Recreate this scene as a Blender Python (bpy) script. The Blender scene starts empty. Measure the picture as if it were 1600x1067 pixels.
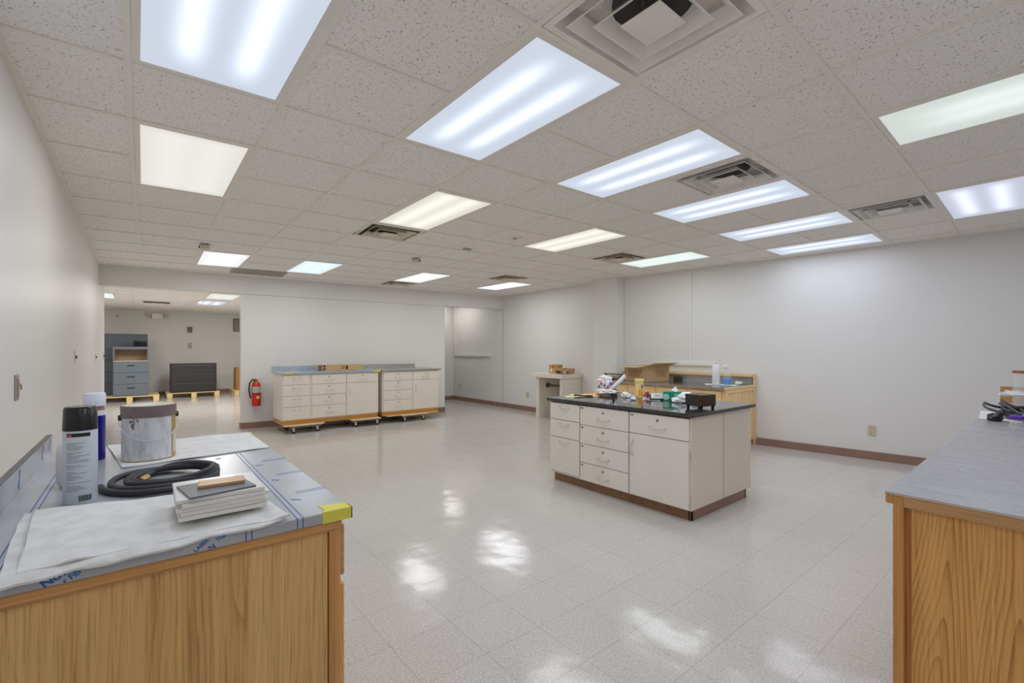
import bpy, bmesh, math, random
from mathutils import Vector, Matrix, noise
R = math.radians
PI = math.pi
rnd = random.Random(7)
COL = bpy.context.scene.collection
CE = 2.555          # ceiling height
U = 0.6096          # ceiling grid module

# ------------------------------------------------------------------ materials
MATS = {}
def lin(c):
    return tuple((x/255/12.92 if x/255 <= .04045 else ((x/255+.055)/1.055)**2.4) for x in c)
def newmat(name):
    m = bpy.data.materials.new(name); m.use_nodes = True
    nt = m.node_tree
    return m, nt, nt.nodes['Principled BSDF']
def N(nt, t, **kw):
    n = nt.nodes.new(t)
    for k, v in kw.items():
        if k in n.inputs: n.inputs[k].default_value = v
        else: setattr(n, k, v)
    return n
def mat(name, rgb, rough=.5, metal=0, spec=.5, bump=0, bscale=200, var=0, vscale=8, coat=0, trans=0, alpha=1):
    if name in MATS: return MATS[name]
    m, nt, p = newmat(name)
    c = lin(rgb)
    p.inputs['Base Color'].default_value = (*c, 1)
    p.inputs['Roughness'].default_value = rough
    p.inputs['Metallic'].default_value = metal
    p.inputs['Specular IOR Level'].default_value = spec
    p.inputs['Coat Weight'].default_value = coat
    p.inputs['Coat Roughness'].default_value = .1
    p.inputs['Transmission Weight'].default_value = trans
    p.inputs['Alpha'].default_value = alpha
    tc = N(nt, 'ShaderNodeTexCoord')
    if var:
        n = N(nt, 'ShaderNodeTexNoise', Scale=vscale, Detail=4)
        nt.links.new(tc.outputs['Object'], n.inputs['Vector'])
        r = N(nt, 'ShaderNodeMapRange')
        r.inputs['From Min'].default_value = .3; r.inputs['From Max'].default_value = .7
        r.inputs['To Min'].default_value = 1-var; r.inputs['To Max'].default_value = 1+var
        nt.links.new(n.outputs['Fac'], r.inputs['Value'])
        v = N(nt, 'ShaderNodeMix', data_type='RGBA', blend_type='MULTIPLY')
        v.inputs[0].default_value = 1
        v.inputs[6].default_value = (*c, 1)
        nt.links.new(r.outputs['Result'], v.inputs[7])
        nt.links.new(v.outputs[2], p.inputs['Base Color'])
    if bump:
        n = N(nt, 'ShaderNodeTexNoise', Scale=bscale, Detail=3)
        nt.links.new(tc.outputs['Object'], n.inputs['Vector'])
        b = N(nt, 'ShaderNodeBump', Strength=bump, Distance=.002)
        nt.links.new(n.outputs['Fac'], b.inputs['Height'])
        nt.links.new(b.outputs['Normal'], p.inputs['Normal'])
    MATS[name] = m
    return m

def ramp(nt, src, stops):
    r = nt.nodes.new('ShaderNodeValToRGB')
    e = r.color_ramp.elements
    while len(e) < len(stops): e.new(.5)
    for k, (pos, c) in enumerate(stops):
        e[k].position = pos; e[k].color = (*c, 1)
    nt.links.new(src, r.inputs['Fac'])
    return r
def mix(nt, fac, a, b, blend='MIX'):
    v = N(nt, 'ShaderNodeMix', data_type='RGBA', blend_type=blend)
    for sock, x in ((0, fac), (6, a), (7, b)):
        if hasattr(x, 'is_linked') or hasattr(x, 'links'): nt.links.new(x, v.inputs[sock])
        elif isinstance(x, (int, float)): v.inputs[sock].default_value = x
        else: v.inputs[sock].default_value = (*x, 1)
    return v.outputs[2]
def math_(nt, op, a, b=0.0):
    n = N(nt, 'ShaderNodeMath', operation=op)
    for k, x in ((0, a), (1, b)):
        if hasattr(x, 'links'): nt.links.new(x, n.inputs[k])
        else: n.inputs[k].default_value = x
    return n.outputs[0]

def m_ceiling_tile():
    m, nt, p = newmat('ceiling_tile')
    g = N(nt, 'ShaderNodeNewGeometry')
    wn = N(nt, 'ShaderNodeTexNoise', Scale=40, Detail=2)
    nt.links.new(g.outputs['Position'], wn.inputs['Vector'])
    off = N(nt, 'ShaderNodeVectorMath', operation='SCALE'); off.inputs['Scale'].default_value = .035
    nt.links.new(wn.outputs['Color'], off.inputs[0])
    ad = N(nt, 'ShaderNodeVectorMath', operation='ADD')
    nt.links.new(g.outputs['Position'], ad.inputs[0]); nt.links.new(off.outputs[0], ad.inputs[1])
    n1 = N(nt, 'ShaderNodeTexNoise', Scale=105, Detail=1.8, Roughness=.55)
    nt.links.new(ad.outputs[0], n1.inputs['Vector'])
    r1 = ramp(nt, n1.outputs['Fac'], [(.30, (.40, .36, .31)), (.405, (.905, .88, .855))])
    n2 = N(nt, 'ShaderNodeTexNoise', Scale=260, Detail=2)
    nt.links.new(g.outputs['Position'], n2.inputs['Vector'])
    r2 = ramp(nt, n2.outputs['Fac'], [(.3, (.90, .90, .90)), (.52, (1, 1, 1))])
    c = mix(nt, 1.0, r1.outputs['Color'], r2.outputs['Color'], 'MULTIPLY')
    nt.links.new(c, p.inputs['Base Color'])
    b = N(nt, 'ShaderNodeBump', Strength=.6, Distance=.002)
    nt.links.new(r1.outputs['Color'], b.inputs['Height']); nt.links.new(b.outputs['Normal'], p.inputs['Normal'])
    p.inputs['Roughness'].default_value = .95; p.inputs['Specular IOR Level'].default_value = .1
    return m

def m_floor():
    m, nt, p = newmat('vinyl_floor_tile')
    g = N(nt, 'ShaderNodeNewGeometry')
    n1 = N(nt, 'ShaderNodeTexNoise', Scale=105, Detail=3, Roughness=.6)
    nt.links.new(g.outputs['Position'], n1.inputs['Vector'])
    r1 = ramp(nt, n1.outputs['Fac'], [(.33, (.475, .450, .420)), (.5, (.56, .536, .505)), (.68, (.64, .618, .590))])
    n2 = N(nt, 'ShaderNodeTexVoronoi', Scale=130)
    nt.links.new(g.outputs['Position'], n2.inputs['Vector'])
    r2 = ramp(nt, n2.outputs['Color'], [(.1, (.93, .925, .92)), (.6, (1.02, 1.015, 1.01))])
    c = mix(nt, 1.0, r1.outputs['Color'], r2.outputs['Color'], 'MULTIPLY')
    br = N(nt, 'ShaderNodeTexBrick', offset=0.0, squash=1.0)
    br.inputs['Scale'].default_value = 1; br.inputs['Mortar Size'].default_value = .0014
    br.inputs['Mortar Smooth'].default_value = .2
    br.inputs['Brick Width'].default_value = .3048; br.inputs['Row Height'].default_value = .3048
    br.inputs['Color1'].default_value = (1, 1, 1, 1); br.inputs['Color2'].default_value = (.97, .97, .97, 1)
    br.inputs['Mortar'].default_value = (.70, .68, .66, 1)
    nt.links.new(g.outputs['Position'], br.inputs['Vector'])
    c = mix(nt, 1.0, c, br.outputs['Color'], 'MULTIPLY')
    nt.links.new(c, p.inputs['Base Color'])
    # uneven wax: gentle waves make soft, broken reflections of the ceiling lights
    w = N(nt, 'ShaderNodeTexNoise', Scale=2.6, Detail=2.5, Roughness=.55)
    nt.links.new(g.outputs['Position'], w.inputs['Vector'])
    b = N(nt, 'ShaderNodeBump', Strength=.5, Distance=.012)
    nt.links.new(w.outputs['Fac'], b.inputs['Height'])
    b2 = N(nt, 'ShaderNodeBump', Strength=.05, Distance=.0004)
    nt.links.new(n1.outputs['Fac'], b2.inputs['Height'])
    nt.links.new(b.outputs['Normal'], b2.inputs['Normal'])
    nt.links.new(b2.outputs['Normal'], p.inputs['Normal'])
    p.inputs['Roughness'].default_value = .13
    p.inputs['Specular IOR Level'].default_value = .4
    return m

def m_wood(name, light, mid, dark, axis='Z', scale=1.0, cathedral=0.0, rough=.35, A=70.0, B=9.0, gap=.115, grain=.5):
    """oak: fine pores and streaks along one axis; 'cathedral' adds the nested arches of flat-sawn boards"""
    m, nt, p = newmat(name)
    tc = N(nt, 'ShaderNodeTexCoord')
    def stretched(wide, long, detail, rough_=.6):
        mp = N(nt, 'ShaderNodeMapping')
        mp.inputs['Scale'].default_value = {'Z': (wide, wide, long), 'X': (long, wide, wide), 'Y': (wide, long, wide)}[axis]
        nt.links.new(tc.outputs['Object'], mp.inputs['Vector'])
        n = N(nt, 'ShaderNodeTexNoise', Scale=1.0, Detail=detail, Roughness=rough_)
        nt.links.new(mp.outputs['Vector'], n.inputs['Vector'])
        return n.outputs['Fac']
    n1 = stretched(30*scale, .5*scale, 4)
    n2 = stretched(170*scale, 5*scale, 3)
    n4 = stretched(5*scale, .3*scale, 2)
    f = math_(nt, 'ADD', math_(nt, 'MULTIPLY', n1, .6), math_(nt, 'MULTIPLY', n4, .4))
    if cathedral:
        sp = N(nt, 'ShaderNodeSeparateXYZ'); nt.links.new(tc.outputs['Object'], sp.inputs[0])
        n3 = stretched(3.0, .9, 2, .5)
        hor = math_(nt, 'ADD', math_(nt, 'ADD', sp.outputs[0], sp.outputs[1]), math_(nt, 'MULTIPLY', n3, .16))
        u = math_(nt, 'PINGPONG', hor, gap)
        u = math_(nt, 'SQRT', math_(nt, 'ADD', math_(nt, 'MULTIPLY', u, u), .0002))
        ph = math_(nt, 'ADD', math_(nt, 'MULTIPLY', u, A), math_(nt, 'MULTIPLY', sp.outputs[2], B))
        ph = math_(nt, 'ADD', ph, math_(nt, 'MULTIPLY', n3, 8.0))
        fr = math_(nt, 'FRACT', ph)
        fr = math_(nt, 'POWER', fr, 2.2)
        f = math_(nt, 'SUBTRACT', f, math_(nt, 'MULTIPLY', math_(nt, 'SUBTRACT', fr, .3), cathedral*.5))
    r1 = ramp(nt, f, [(.30, lin(dark)), (.47, lin(mid)), (.66, lin(light))])
    r2 = ramp(nt, n2, [(.36, (.70, .66, .58)), (.50, (1, 1, 1))])
    c = mix(nt, grain, r1.outputs['Color'], mix(nt, 1.0, r1.outputs['Color'], r2.outputs['Color'], 'MULTIPLY'))
    nt.links.new(c, p.inputs['Base Color'])
    p.inputs['Roughness'].default_value = rough
    return m

def m_light(name, base, stripe, tubes=(.30, .70), width=.085, endfade=.10, bs=1.0, ss=1.0):
    """diffuser sheet of a fluorescent troffer: glow of the tubes behind a white lens (UV: u across the tubes, v along)"""
    m = bpy.data.materials.new(name); m.use_nodes = True
    nt = m.node_tree; nt.nodes.clear()
    out = N(nt, 'ShaderNodeOutputMaterial'); em = N(nt, 'ShaderNodeEmission')
    nt.links.new(em.outputs[0], out.inputs[0])
    uv = N(nt, 'ShaderNodeUVMap'); sp = N(nt, 'ShaderNodeSeparateXYZ')
    nt.links.new(uv.outputs[0], sp.inputs[0])
    tot = None
    for t in tubes:
        d = math_(nt, 'DIVIDE', math_(nt, 'SUBTRACT', sp.outputs[0], t), width)
        gss = math_(nt, 'EXPONENT', math_(nt, 'MULTIPLY', math_(nt, 'MULTIPLY', d, d), -1.0))
        tot = gss if tot is None else math_(nt, 'ADD', tot, gss)
    ed = math_(nt, 'MINIMUM', sp.outputs[1], math_(nt, 'SUBTRACT', 1.0, sp.outputs[1]))
    ef = N(nt, 'ShaderNodeMapRange', interpolation_type='SMOOTHSTEP')
    ef.inputs['From Min'].default_value = .0; ef.inputs['From Max'].default_value = endfade*1.6
    nt.links.new(ed, ef.inputs['Value'])
    tot = math_(nt, 'MULTIPLY', tot, ef.outputs['Result'])
    b = tuple(x*bs for x in lin(base)); s_ = tuple(x*ss for x in lin(stripe))
    sc = N(nt, 'ShaderNodeVectorMath', operation='SCALE'); sc.inputs[0].default_value = s_
    nt.links.new(tot, sc.inputs['Scale'])
    ad = N(nt, 'ShaderNodeVectorMath', operation='ADD'); ad.inputs[1].default_value = b
    nt.links.new(sc.outputs[0], ad.inputs[0])
    nt.links.new(ad.outputs[0], em.inputs['Color'])
    em.inputs['Strength'].default_value = 1.0
    return m

def m_stainless(name, axis):
    m, nt, p = newmat(name)
    tc = N(nt, 'ShaderNodeTexCoord'); mp = N(nt, 'ShaderNodeMapping')
    mp.inputs['Scale'].default_value = (6, 400, 400) if axis == 'X' else (400, 6, 400)
    nt.links.new(tc.outputs['Object'], mp.inputs['Vector'])
    n = N(nt, 'ShaderNodeTexNoise', Scale=1, Detail=2); nt.links.new(mp.outputs[0], n.inputs['Vector'])
    r = ramp(nt, n.outputs['Fac'], [(.3, (.42, .42, .41)), (.7, (.62, .61, .59))])
    nt.links.new(r.outputs['Color'], p.inputs['Base Color'])
    p.inputs['Metallic'].default_value = 1; p.inputs['Roughness'].default_value = .32
    return m

def m_laminate():
    m, nt, p = newmat('grey_laminate_top')
    tc = N(nt, 'ShaderNodeTexCoord'); mp = N(nt, 'ShaderNodeMapping')
    mp.inputs['Scale'].default_value = (28, 1.6, 10)
    mp.inputs['Rotation'].default_value = (0, 0, R(-4))
    nt.links.new(tc.outputs['Object'], mp.inputs['Vector'])
    n = N(nt, 'ShaderNodeTexNoise', Scale=1, Detail=5, Roughness=.6); nt.links.new(mp.outputs[0], n.inputs['Vector'])
    r = ramp(nt, n.outputs['Fac'], [(.3, (.325, .322, .338)), (.5, (.35, .347, .363)), (.72, (.370, .367, .384))])
    nt.links.new(r.outputs['Color'], p.inputs['Base Color'])
    r2 = ramp(nt, n.outputs['Fac'], [(.3, (.24, .24, .24)), (.7, (.30, .30, .30))])
    nt.links.new(r2.outputs['Color'], p.inputs['Roughness'])
    return m

def m_blackstone():
    m, nt, p = newmat('black_resin_top')
    tc = N(nt, 'ShaderNodeTexCoord')
    n = N(nt, 'ShaderNodeTexNoise', Scale=60, Detail=4); nt.links.new(tc.outputs['Object'], n.inputs['Vector'])
    r = ramp(nt, n.outputs['Fac'], [(.3, (.018, .017, .018)), (.6, (.035, .034, .036)), (.8, (.11, .11, .12))])
    nt.links.new(r.outputs['Color'], p.inputs['Base Color'])
    p.inputs['Roughness'].default_value = .08; p.inputs['Specular IOR Level'].default_value = .75
    return m

def m_film():
    m, nt, p = newmat('film_covered_steel')
    tc = N(nt, 'ShaderNodeTexCoord')
    n = N(nt, 'ShaderNodeTexNoise', Scale=7, Detail=3); nt.links.new(tc.outputs['Object'], n.inputs['Vector'])
    r = ramp(nt, n.outputs['Fac'], [(.3, (.40, .415, .44)), (.7, (.47, .485, .515))])
    nt.links.new(r.outputs['Color'], p.inputs['Base Color'])
    b = N(nt, 'ShaderNodeBump', Strength=.25, Distance=.004)
    nt.links.new(n.outputs['Fac'], b.inputs['Height']); nt.links.new(b.outputs['Normal'], p.inputs['Normal'])
    p.inputs['Roughness'].default_value = .3; p.inputs['Metallic'].default_value = .25
    return m

def m_cloth():
    m, nt, p = newmat('white_felt')
    tc = N(nt, 'ShaderNodeTexCoord')
    n = N(nt, 'ShaderNodeTexNoise', Scale=700, Detail=2); nt.links.new(tc.outputs['Object'], n.inputs['Vector'])
    n2 = N(nt, 'ShaderNodeTexNoise', Scale=22, Detail=4); nt.links.new(tc.outputs['Object'], n2.inputs['Vector'])
    r = ramp(nt, n2.outputs['Fac'], [(.3, (.66, .655, .63)), (.6, (.76, .76, .74))])
    nt.links.new(r.outputs['Color'], p.inputs['Base Color'])
    b = N(nt, 'ShaderNodeBump', Strength=.5, Distance=.002); nt.links.new(n.outputs['Fac'], b.inputs['Height'])
    b2 = N(nt, 'ShaderNodeBump', Strength=.35, Distance=.006); nt.links.new(n2.outputs['Fac'], b2.inputs['Height'])
    nt.links.new(b.outputs['Normal'], b2.inputs['Normal'])
    nt.links.new(b2.outputs['Normal'], p.inputs['Normal'])
    p.inputs['Roughness'].default_value = .95; p.inputs['Specular IOR Level'].default_value = .1
    return m

def m_paintcan():
    """white paint smears over a label"""
    m, nt, p = newmat('paint_smeared_label')
    tc = N(nt, 'ShaderNodeTexCoord'); mp = N(nt, 'ShaderNodeMapping'); mp.inputs['Scale'].default_value = (30, 30, 8)
    nt.links.new(tc.outputs['Object'], mp.inputs['Vector'])
    n = N(nt, 'ShaderNodeTexNoise', Scale=1, Detail=6, Roughness=.7); nt.links.new(mp.outputs[0], n.inputs['Vector'])
    r = ramp(nt, n.outputs['Fac'], [(.34, (.44, .44, .46)), (.5, (.62, .62, .64)), (.7, (.78, .78, .79))])
    nt.links.new(r.outputs['Color'], p.inputs['Base Color']); p.inputs['Roughness'].default_value = .35
    return m

def m_plastic_film(name, tint=(.95, .95, .97), alpha=.45):
    m, nt, p = newmat(name)
    p.inputs['Base Color'].default_value = (*tint, 1); p.inputs['Roughness'].default_value = .15
    p.inputs['Alpha'].default_value = alpha
    return m

def m_glass(name, tint=(1, 1, 1)):
    m, nt, p = newmat(name)
    p.inputs['Base Color'].default_value = (*tint, 1); p.inputs['Roughness'].default_value = .02
    p.inputs['Transmission Weight'].default_value = 1; p.inputs['IOR'].default_value = 1.3
    return m

wall_m = mat('wall_paint', (225, 224, 222), rough=.42, spec=.35, bump=.05, bscale=160)
tile_m = m_ceiling_tile(); floor_m = m_floor()
grid_m = mat('ceiling_grid_metal', (236, 231, 222), rough=.5)
base_m = mat('brown_vinyl_base', (144, 114, 100), rough=.35, var=.12, vscale=6)
trim_cream = mat('cream_trim', (232, 231, 222), rough=.4)
cream_m = mat('cream_enamel', (226, 221, 213), rough=.3, var=.015, vscale=2)
cream2_m = mat('cream_enamel_warm', (232, 226, 214), rough=.32)
gap_m = mat('dark_gap', (60, 56, 52), rough=.8)
chrome_m = mat('satin_chrome', (218, 212, 204), rough=.4, metal=.55)
steel_m = mat('grey_steel', (150, 150, 150), rough=.4, metal=.8)
brass_m = mat('brass', (176, 152, 96), rough=.35, metal=1)
dark_m = mat('dark_metal', (46, 44, 44), rough=.5)
black_m = mat('black_plastic', (18, 18, 20), rough=.35)
rubber_m = mat('black_rubber', (44, 44, 47), rough=.5)
white_m = mat('white_plastic', (236, 237, 240), rough=.35)
paper_m = mat('white_paper', (232, 232, 232), rough=.8)
blackstone_m = m_blackstone(); film_m = m_film(); cloth_m = m_cloth(); laminate_m = m_laminate()
steelx_m = m_stainless('brushed_stainless', 'X')
blue_m = mat('blue_print', (38, 92, 170), rough=.5)
bluepale_m = mat('pale_blue_print', (92, 130, 190), rough=.5)
yellow_m = mat('yellow_tape', (222, 212, 84), rough=.55, bump=.2, bscale=90)
oak_fine = m_wood('oak_fine_grain', (228, 188, 126), (214, 170, 105), (178, 132, 74), 'Z', 1.0, cathedral=.22, A=60, B=2.5, gap=.19, grain=.75)
oak_flat = m_wood('oak_flat_sawn', (234, 180, 108), (222, 164, 90), (182, 124, 58), 'Z', 1.0, cathedral=.50, A=88, B=4.2, gap=.075, grain=.6)
oak_trim_z = m_wood('oak_trim_upright', (216, 162, 98), (202, 146, 82), (172, 118, 60), 'Z', 1.4)
oak_trim_x = m_wood('oak_trim_rail_x', (214, 162, 100), (200, 146, 84), (170, 118, 62), 'X', 1.4)
oak_trim_y = m_wood('oak_trim_rail_y', (212, 166, 118), (196, 148, 102), (164, 118, 78), 'Y', 1.4)
pale_oak = m_wood('pale_oak', (244, 212, 160), (236, 200, 146), (214, 176, 122), 'Z', 1.0, grain=.25)
pale_oak_y = m_wood('pale_oak_rail', (244, 212, 160), (236, 200, 144), (214, 174, 116), 'Y', 1.0, grain=.25)
ply_m = m_wood('bare_plinth_wood', (224, 172, 100), (206, 150, 80), (172, 116, 54), 'X', 1.0)
pine_m = m_wood('pine_pallet', (240, 216, 164), (228, 202, 146), (200, 168, 112), 'X', .7)
card_m = mat('cardboard', (190, 152, 106), rough=.85, var=.05, vscale=12)
card2_m = mat('cardboard_inside', (166, 128, 84), rough=.85)
cardtan_m = mat('tan_cardboard', (196, 164, 122), rough=.85, var=.04, vscale=10)
ink_m = mat('grey_ink', (112, 92, 74), rough=.9)
blackink_m = mat('black_ink', (24, 22, 22), rough=.8)
kick_m = m_wood('brown_toe_kick', (156, 120, 90), (142, 106, 78), (118, 86, 62), 'Y', .5)
kick2_m = mat('brown_vinyl_kick', (148, 118, 110), rough=.3, var=.1, vscale=7)
red_m = mat('red_enamel', (204, 40, 26), rough=.3)
filegrey_m = mat('blue_grey_steel', (104, 114, 124), rough=.45)
filedark_m = mat('slate_steel', (82, 92, 100), rough=.45)
charcoal_m = mat('charcoal_steel', (48, 46, 46), rough=.5)
beige_m = mat('beige_interior', (176, 150, 122), rough=.7)

# ------------------------------------------------------------------ mesh builder
class MB:
    def __init__(s): s.bm = bmesh.new(); s.uv = None
    def _merge(s, t, mtx=None):
        if mtx is not None: bmesh.ops.transform(t, matrix=mtx, verts=t.verts)
        me = bpy.data.meshes.new('tmp'); t.to_mesh(me); t.free(); s.bm.from_mesh(me); bpy.data.meshes.remove(me)
    def box(s, x0, x1, y0, y1, z0, z1, bev=0, seg=2, mtx=None):
        t = bmesh.new()
        bmesh.ops.create_cube(t, size=1)
        bmesh.ops.transform(t, matrix=Matrix.Translation(((x0+x1)/2, (y0+y1)/2, (z0+z1)/2)) @ Matrix.Diagonal((abs(x1-x0), abs(y1-y0), abs(z1-z0), 1)), verts=t.verts)
        if bev: bmesh.ops.bevel(t, geom=t.edges[:], offset=bev, segments=seg, affect='EDGES', profile=.5)
        s._merge(t, mtx); return s
    def prism(s, pts, z0, z1, bev=0, mtx=None):
        t = bmesh.new()
        a = [t.verts.new((p[0], p[1], z0)) for p in pts]; b = [t.verts.new((p[0], p[1], z1)) for p in pts]
        t.faces.new(a[::-1]); t.faces.new(b)
        n = len(pts)
        for i in range(n): t.faces.new((a[i], a[(i+1) % n], b[(i+1) % n], b[i]))
        bmesh.ops.recalc_face_normals(t, faces=t.faces[:])
        if bev: bmesh.ops.bevel(t, geom=t.edges[:], offset=bev, segments=2, affect='EDGES', profile=.5)
        s._merge(t, mtx); return s
    def cyl(s, p0, p1, r0, r1=None, seg=24, bev=0):
        r1 = r0 if r1 is None else r1
        p0, p1 = Vector(p0), Vector(p1); d = p1-p0
        t = bmesh.new()
        bmesh.ops.create_cone(t, cap_ends=True, segments=seg, radius1=r0, radius2=r1, depth=d.length)
        if bev:
            es = [e for e in t.edges if abs(e.verts[0].co.z-e.verts[1].co.z) < 1e-6]
            bmesh.ops.bevel(t, geom=es, offset=bev, segments=2, affect='EDGES', profile=.5)
        q = Vector((0, 0, 1)).rotation_difference(d)
        s._merge(t, Matrix.Translation((p0+p1)/2) @ q.to_matrix().to_4x4()); return s
    def lathe(s, prof, c=(0, 0, 0), seg=32):
        t = bmesh.new(); rows = []
        for r, z in prof:
            if r < 1e-6: rows.append([t.verts.new((c[0], c[1], c[2]+z))])
            else: rows.append([t.verts.new((c[0]+r*math.cos(2*PI*k/seg), c[1]+r*math.sin(2*PI*k/seg), c[2]+z)) for k in range(seg)])
        for a, b in zip(rows, rows[1:]):
            for k in range(seg):
                k2 = (k+1) % seg
                if len(a) == 1 and len(b) == 1: continue
                if len(a) == 1: t.faces.new((a[0], b[k2], b[k]))
                elif len(b) == 1: t.faces.new((a[k], a[k2], b[0]))
                else: t.faces.new((a[k], a[k2], b[k2], b[k]))
        bmesh.ops.recalc_face_normals(t, faces=t.faces[:])
        s._merge(t); return s
    def tube(s, pts, r, seg=10, closed=False, caps=True):
        pts = [Vector(p) for p in pts]; n = len(pts); t = bmesh.new(); rings = []
        up = Vector((0, 0, 1)); prevn = None
        for i, p in enumerate(pts):
            if closed: d = pts[(i+1) % n]-pts[(i-1) % n]
            else: d = pts[min(i+1, n-1)]-pts[max(i-1, 0)]
            d.normalize()
            if prevn is None:
                ref = up if abs(d.z) < .9 else Vector((1, 0, 0))
                nn = (ref-d*ref.dot(d)).normalized()
            else:
                nn = (prevn-d*prevn.dot(d)).normalized()
            prevn = nn; bb = d.cross(nn)
            rr = r[i] if isinstance(r, (list, tuple)) else r
            rings.append([t.verts.new(p+nn*rr*math.cos(2*PI*k/seg)+bb*rr*math.sin(2*PI*k/seg)) for k in range(seg)])
        m = n if closed else n-1
        for i in range(m):
            a, b = rings[i], rings[(i+1) % n]
            for k in range(seg): t.faces.new((a[k], a[(k+1) % seg], b[(k+1) % seg], b[k]))
        if not closed and caps: t.faces.new(rings[0][::-1]); t.faces.new(rings[-1])
        bmesh.ops.recalc_face_normals(t, faces=t.faces[:])
        s._merge(t); return s
    def quad(s, a, b, c, d):
        s.bm.faces.new([s.bm.verts.new(p) for p in (a, b, c, d)]); return s
    def uvquad(s, a, b, c, d):
        if s.uv is None: s.uv = s.bm.loops.layers.uv.new('UVMap')
        f = s.bm.faces.new([s.bm.verts.new(p) for p in (a, b, c, d)])
        for l, uv in zip(f.loops, ((0, 0), (1, 0), (1, 1), (0, 1))): l[s.uv].uv = uv
        return s
    def patch(s, c, r, a0, a1, z0, z1, n=None, th=.0004):
        """strip lying on a cylinder round c"""
        n = n or max(1, int(abs(a1-a0)/.12)); t = bmesh.new()
        row = []
        for k in range(n+1):
            a = a0+(a1-a0)*k/n
            row.append([t.verts.new((c[0]+rr*math.cos(a), c[1]+rr*math.sin(a), c[2]+z)) for rr, z in ((r, z0), (r+th, z0), (r+th, z1), (r, z1))])
        for p, q in zip(row, row[1:]):
            for k in range(4): t.faces.new((p[k], q[k], q[(k+1) % 4], p[(k+1) % 4]))
        t.faces.new(row[0]); t.faces.new(row[-1][::-1])
        bmesh.ops.recalc_face_normals(t, faces=t.faces[:])
        s._merge(t); return s
    def crumple(s, c, size, seed, rough=.35, sub=3, flat=True):
        t = bmesh.new(); bmesh.ops.create_icosphere(t, subdivisions=sub, radius=1)
        for v in t.verts:
            p = v.co.copy()
            k = 1+rough*(noise.noise(p*1.7+Vector((seed*3.1, 0, 0)))+.6*abs(noise.noise(p*4.3+Vector((0, seed*2.3, 0)))) - .2)
            q = Vector((p.x*k*size[0]/2, p.y*k*size[1]/2, p.z*k*size[2]/2))
            if flat and q.z < -size[2]*.36: q.z = -size[2]*.36
            v.co = q
        zmin = min(v.co.z for v in t.verts)
        s._merge(t, Matrix.Translation((c[0], c[1], c[2]-zmin))); return s
    def sheet(s, P00, P10, P11, P01, th, nu=30, nv=30, fn=None):
        """soft sheet over a bilinear patch: u along P00->P10, v along P00->P01; fn(u,v,p)->offset"""
        P = [Vector(p) for p in (P00, P10, P11, P01)]
        t = bmesh.new(); top = []; bot = []
        for j in range(nv+1):
            rt, rb = [], []
            for i in range(nu+1):
                u, v = i/nu, j/nv
                p = P[0]*(1-u)*(1-v)+P[1]*u*(1-v)+P[2]*u*v+P[3]*(1-u)*v
                if fn: p = p+Vector(fn(u, v, p))
                rt.append(t.verts.new(p+Vector((0, 0, th)))); rb.append(t.verts.new(p))
            top.append(rt); bot.append(rb)
        for j in range(nv):
            for i in range(nu):
                t.faces.new((top[j][i], top[j][i+1], top[j+1][i+1], top[j+1][i]))
                t.faces.new((bot[j][i], bot[j+1][i], bot[j+1][i+1], bot[j][i+1]))
        edge = [(0, i) for i in range(nu+1)]+[(j, nu) for j in range(1, nv+1)]+[(nv, i) for i in range(nu-1, -1, -1)]+[(j, 0) for j in range(nv-1, 0, -1)]
        for (a, b), (c, d) in zip(edge, edge[1:]+edge[:1]):
            t.faces.new((bot[a][b], bot[c][d], top[c][d], top[a][b]))
        bmesh.ops.recalc_face_normals(t, faces=t.faces[:])
        s._merge(t); return s
    def text(s, body, size, mtx, clip=None, depth=.0006, bold=0):
        cu = bpy.data.curves.new('t', 'FONT'); cu.body = body; cu.offset = bold; cu.size = size; cu.extrude = depth/2
        o = bpy.data.objects.new('t', cu); COL.objects.link(o)
        dg = bpy.context.evaluated_depsgraph_get()
        me = bpy.data.meshes.new_from_object(o.evaluated_get(dg))
        t = bmesh.new(); t.from_mesh(me)
        bpy.data.objects.remove(o); bpy.data.curves.remove(cu); bpy.data.meshes.remove(me)
        bmesh.ops.transform(t, matrix=mtx, verts=t.verts)
        for co, no in (clip or []):
            bmesh.ops.bisect_plane(t, geom=t.verts[:]+t.edges[:]+t.faces[:], plane_co=co, plane_no=no, clear_outer=True)
        s._merge(t); return s
    def build(s, name, m, parent=None, smooth=False, loc=None, rz=0):
        me = bpy.data.meshes.new(name)
        if not s.uv: bmesh.ops.recalc_face_normals(s.bm, faces=s.bm.faces[:])
        s.bm.to_mesh(me); s.bm.free()
        me.materials.append(m)
        if smooth is not False:
            ang = R(40) if smooth is True else R(smooth)
            for p_ in me.polygons: p_.use_smooth = True
            me.set_sharp_from_angle(angle=ang)
        o = bpy.data.objects.new(name, me); COL.objects.link(o)
        if parent is not None: o.parent = parent
        if loc: o.location = loc
        if rz: o.rotation_euler[2] = rz
        return o

def tag(o, label, cat, group=None, kind=None):
    o['label'] = label; o['category'] = cat
    if group: o['group'] = group
    if kind: o['kind'] = kind
    return o
def thing(name, label, cat, loc=(0, 0, 0), rz=0, group=None):
    o = bpy.data.objects.new(name, None); COL.objects.link(o)
    o.location = loc; o.rotation_euler = (0, 0, rz); o.empty_display_size = .05
    return tag(o, label, cat, group)
def struct(name, mb, m, label=None, smooth=False):
    o = mb.build(name, m, None, smooth); o['kind'] = 'structure'
    if label: o['label'] = label
    return o
def dup(root, loc, rz, label):
    r = root.copy(); COL.objects.link(r); r.location = loc; r.rotation_euler = (0, 0, rz); r['label'] = label
    for ch in list(root.children):
        c = ch.copy(); COL.objects.link(c); c.parent = r
        for g in ch.children:
            d = g.copy(); COL.objects.link(d); d.parent = c
    return r
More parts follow.
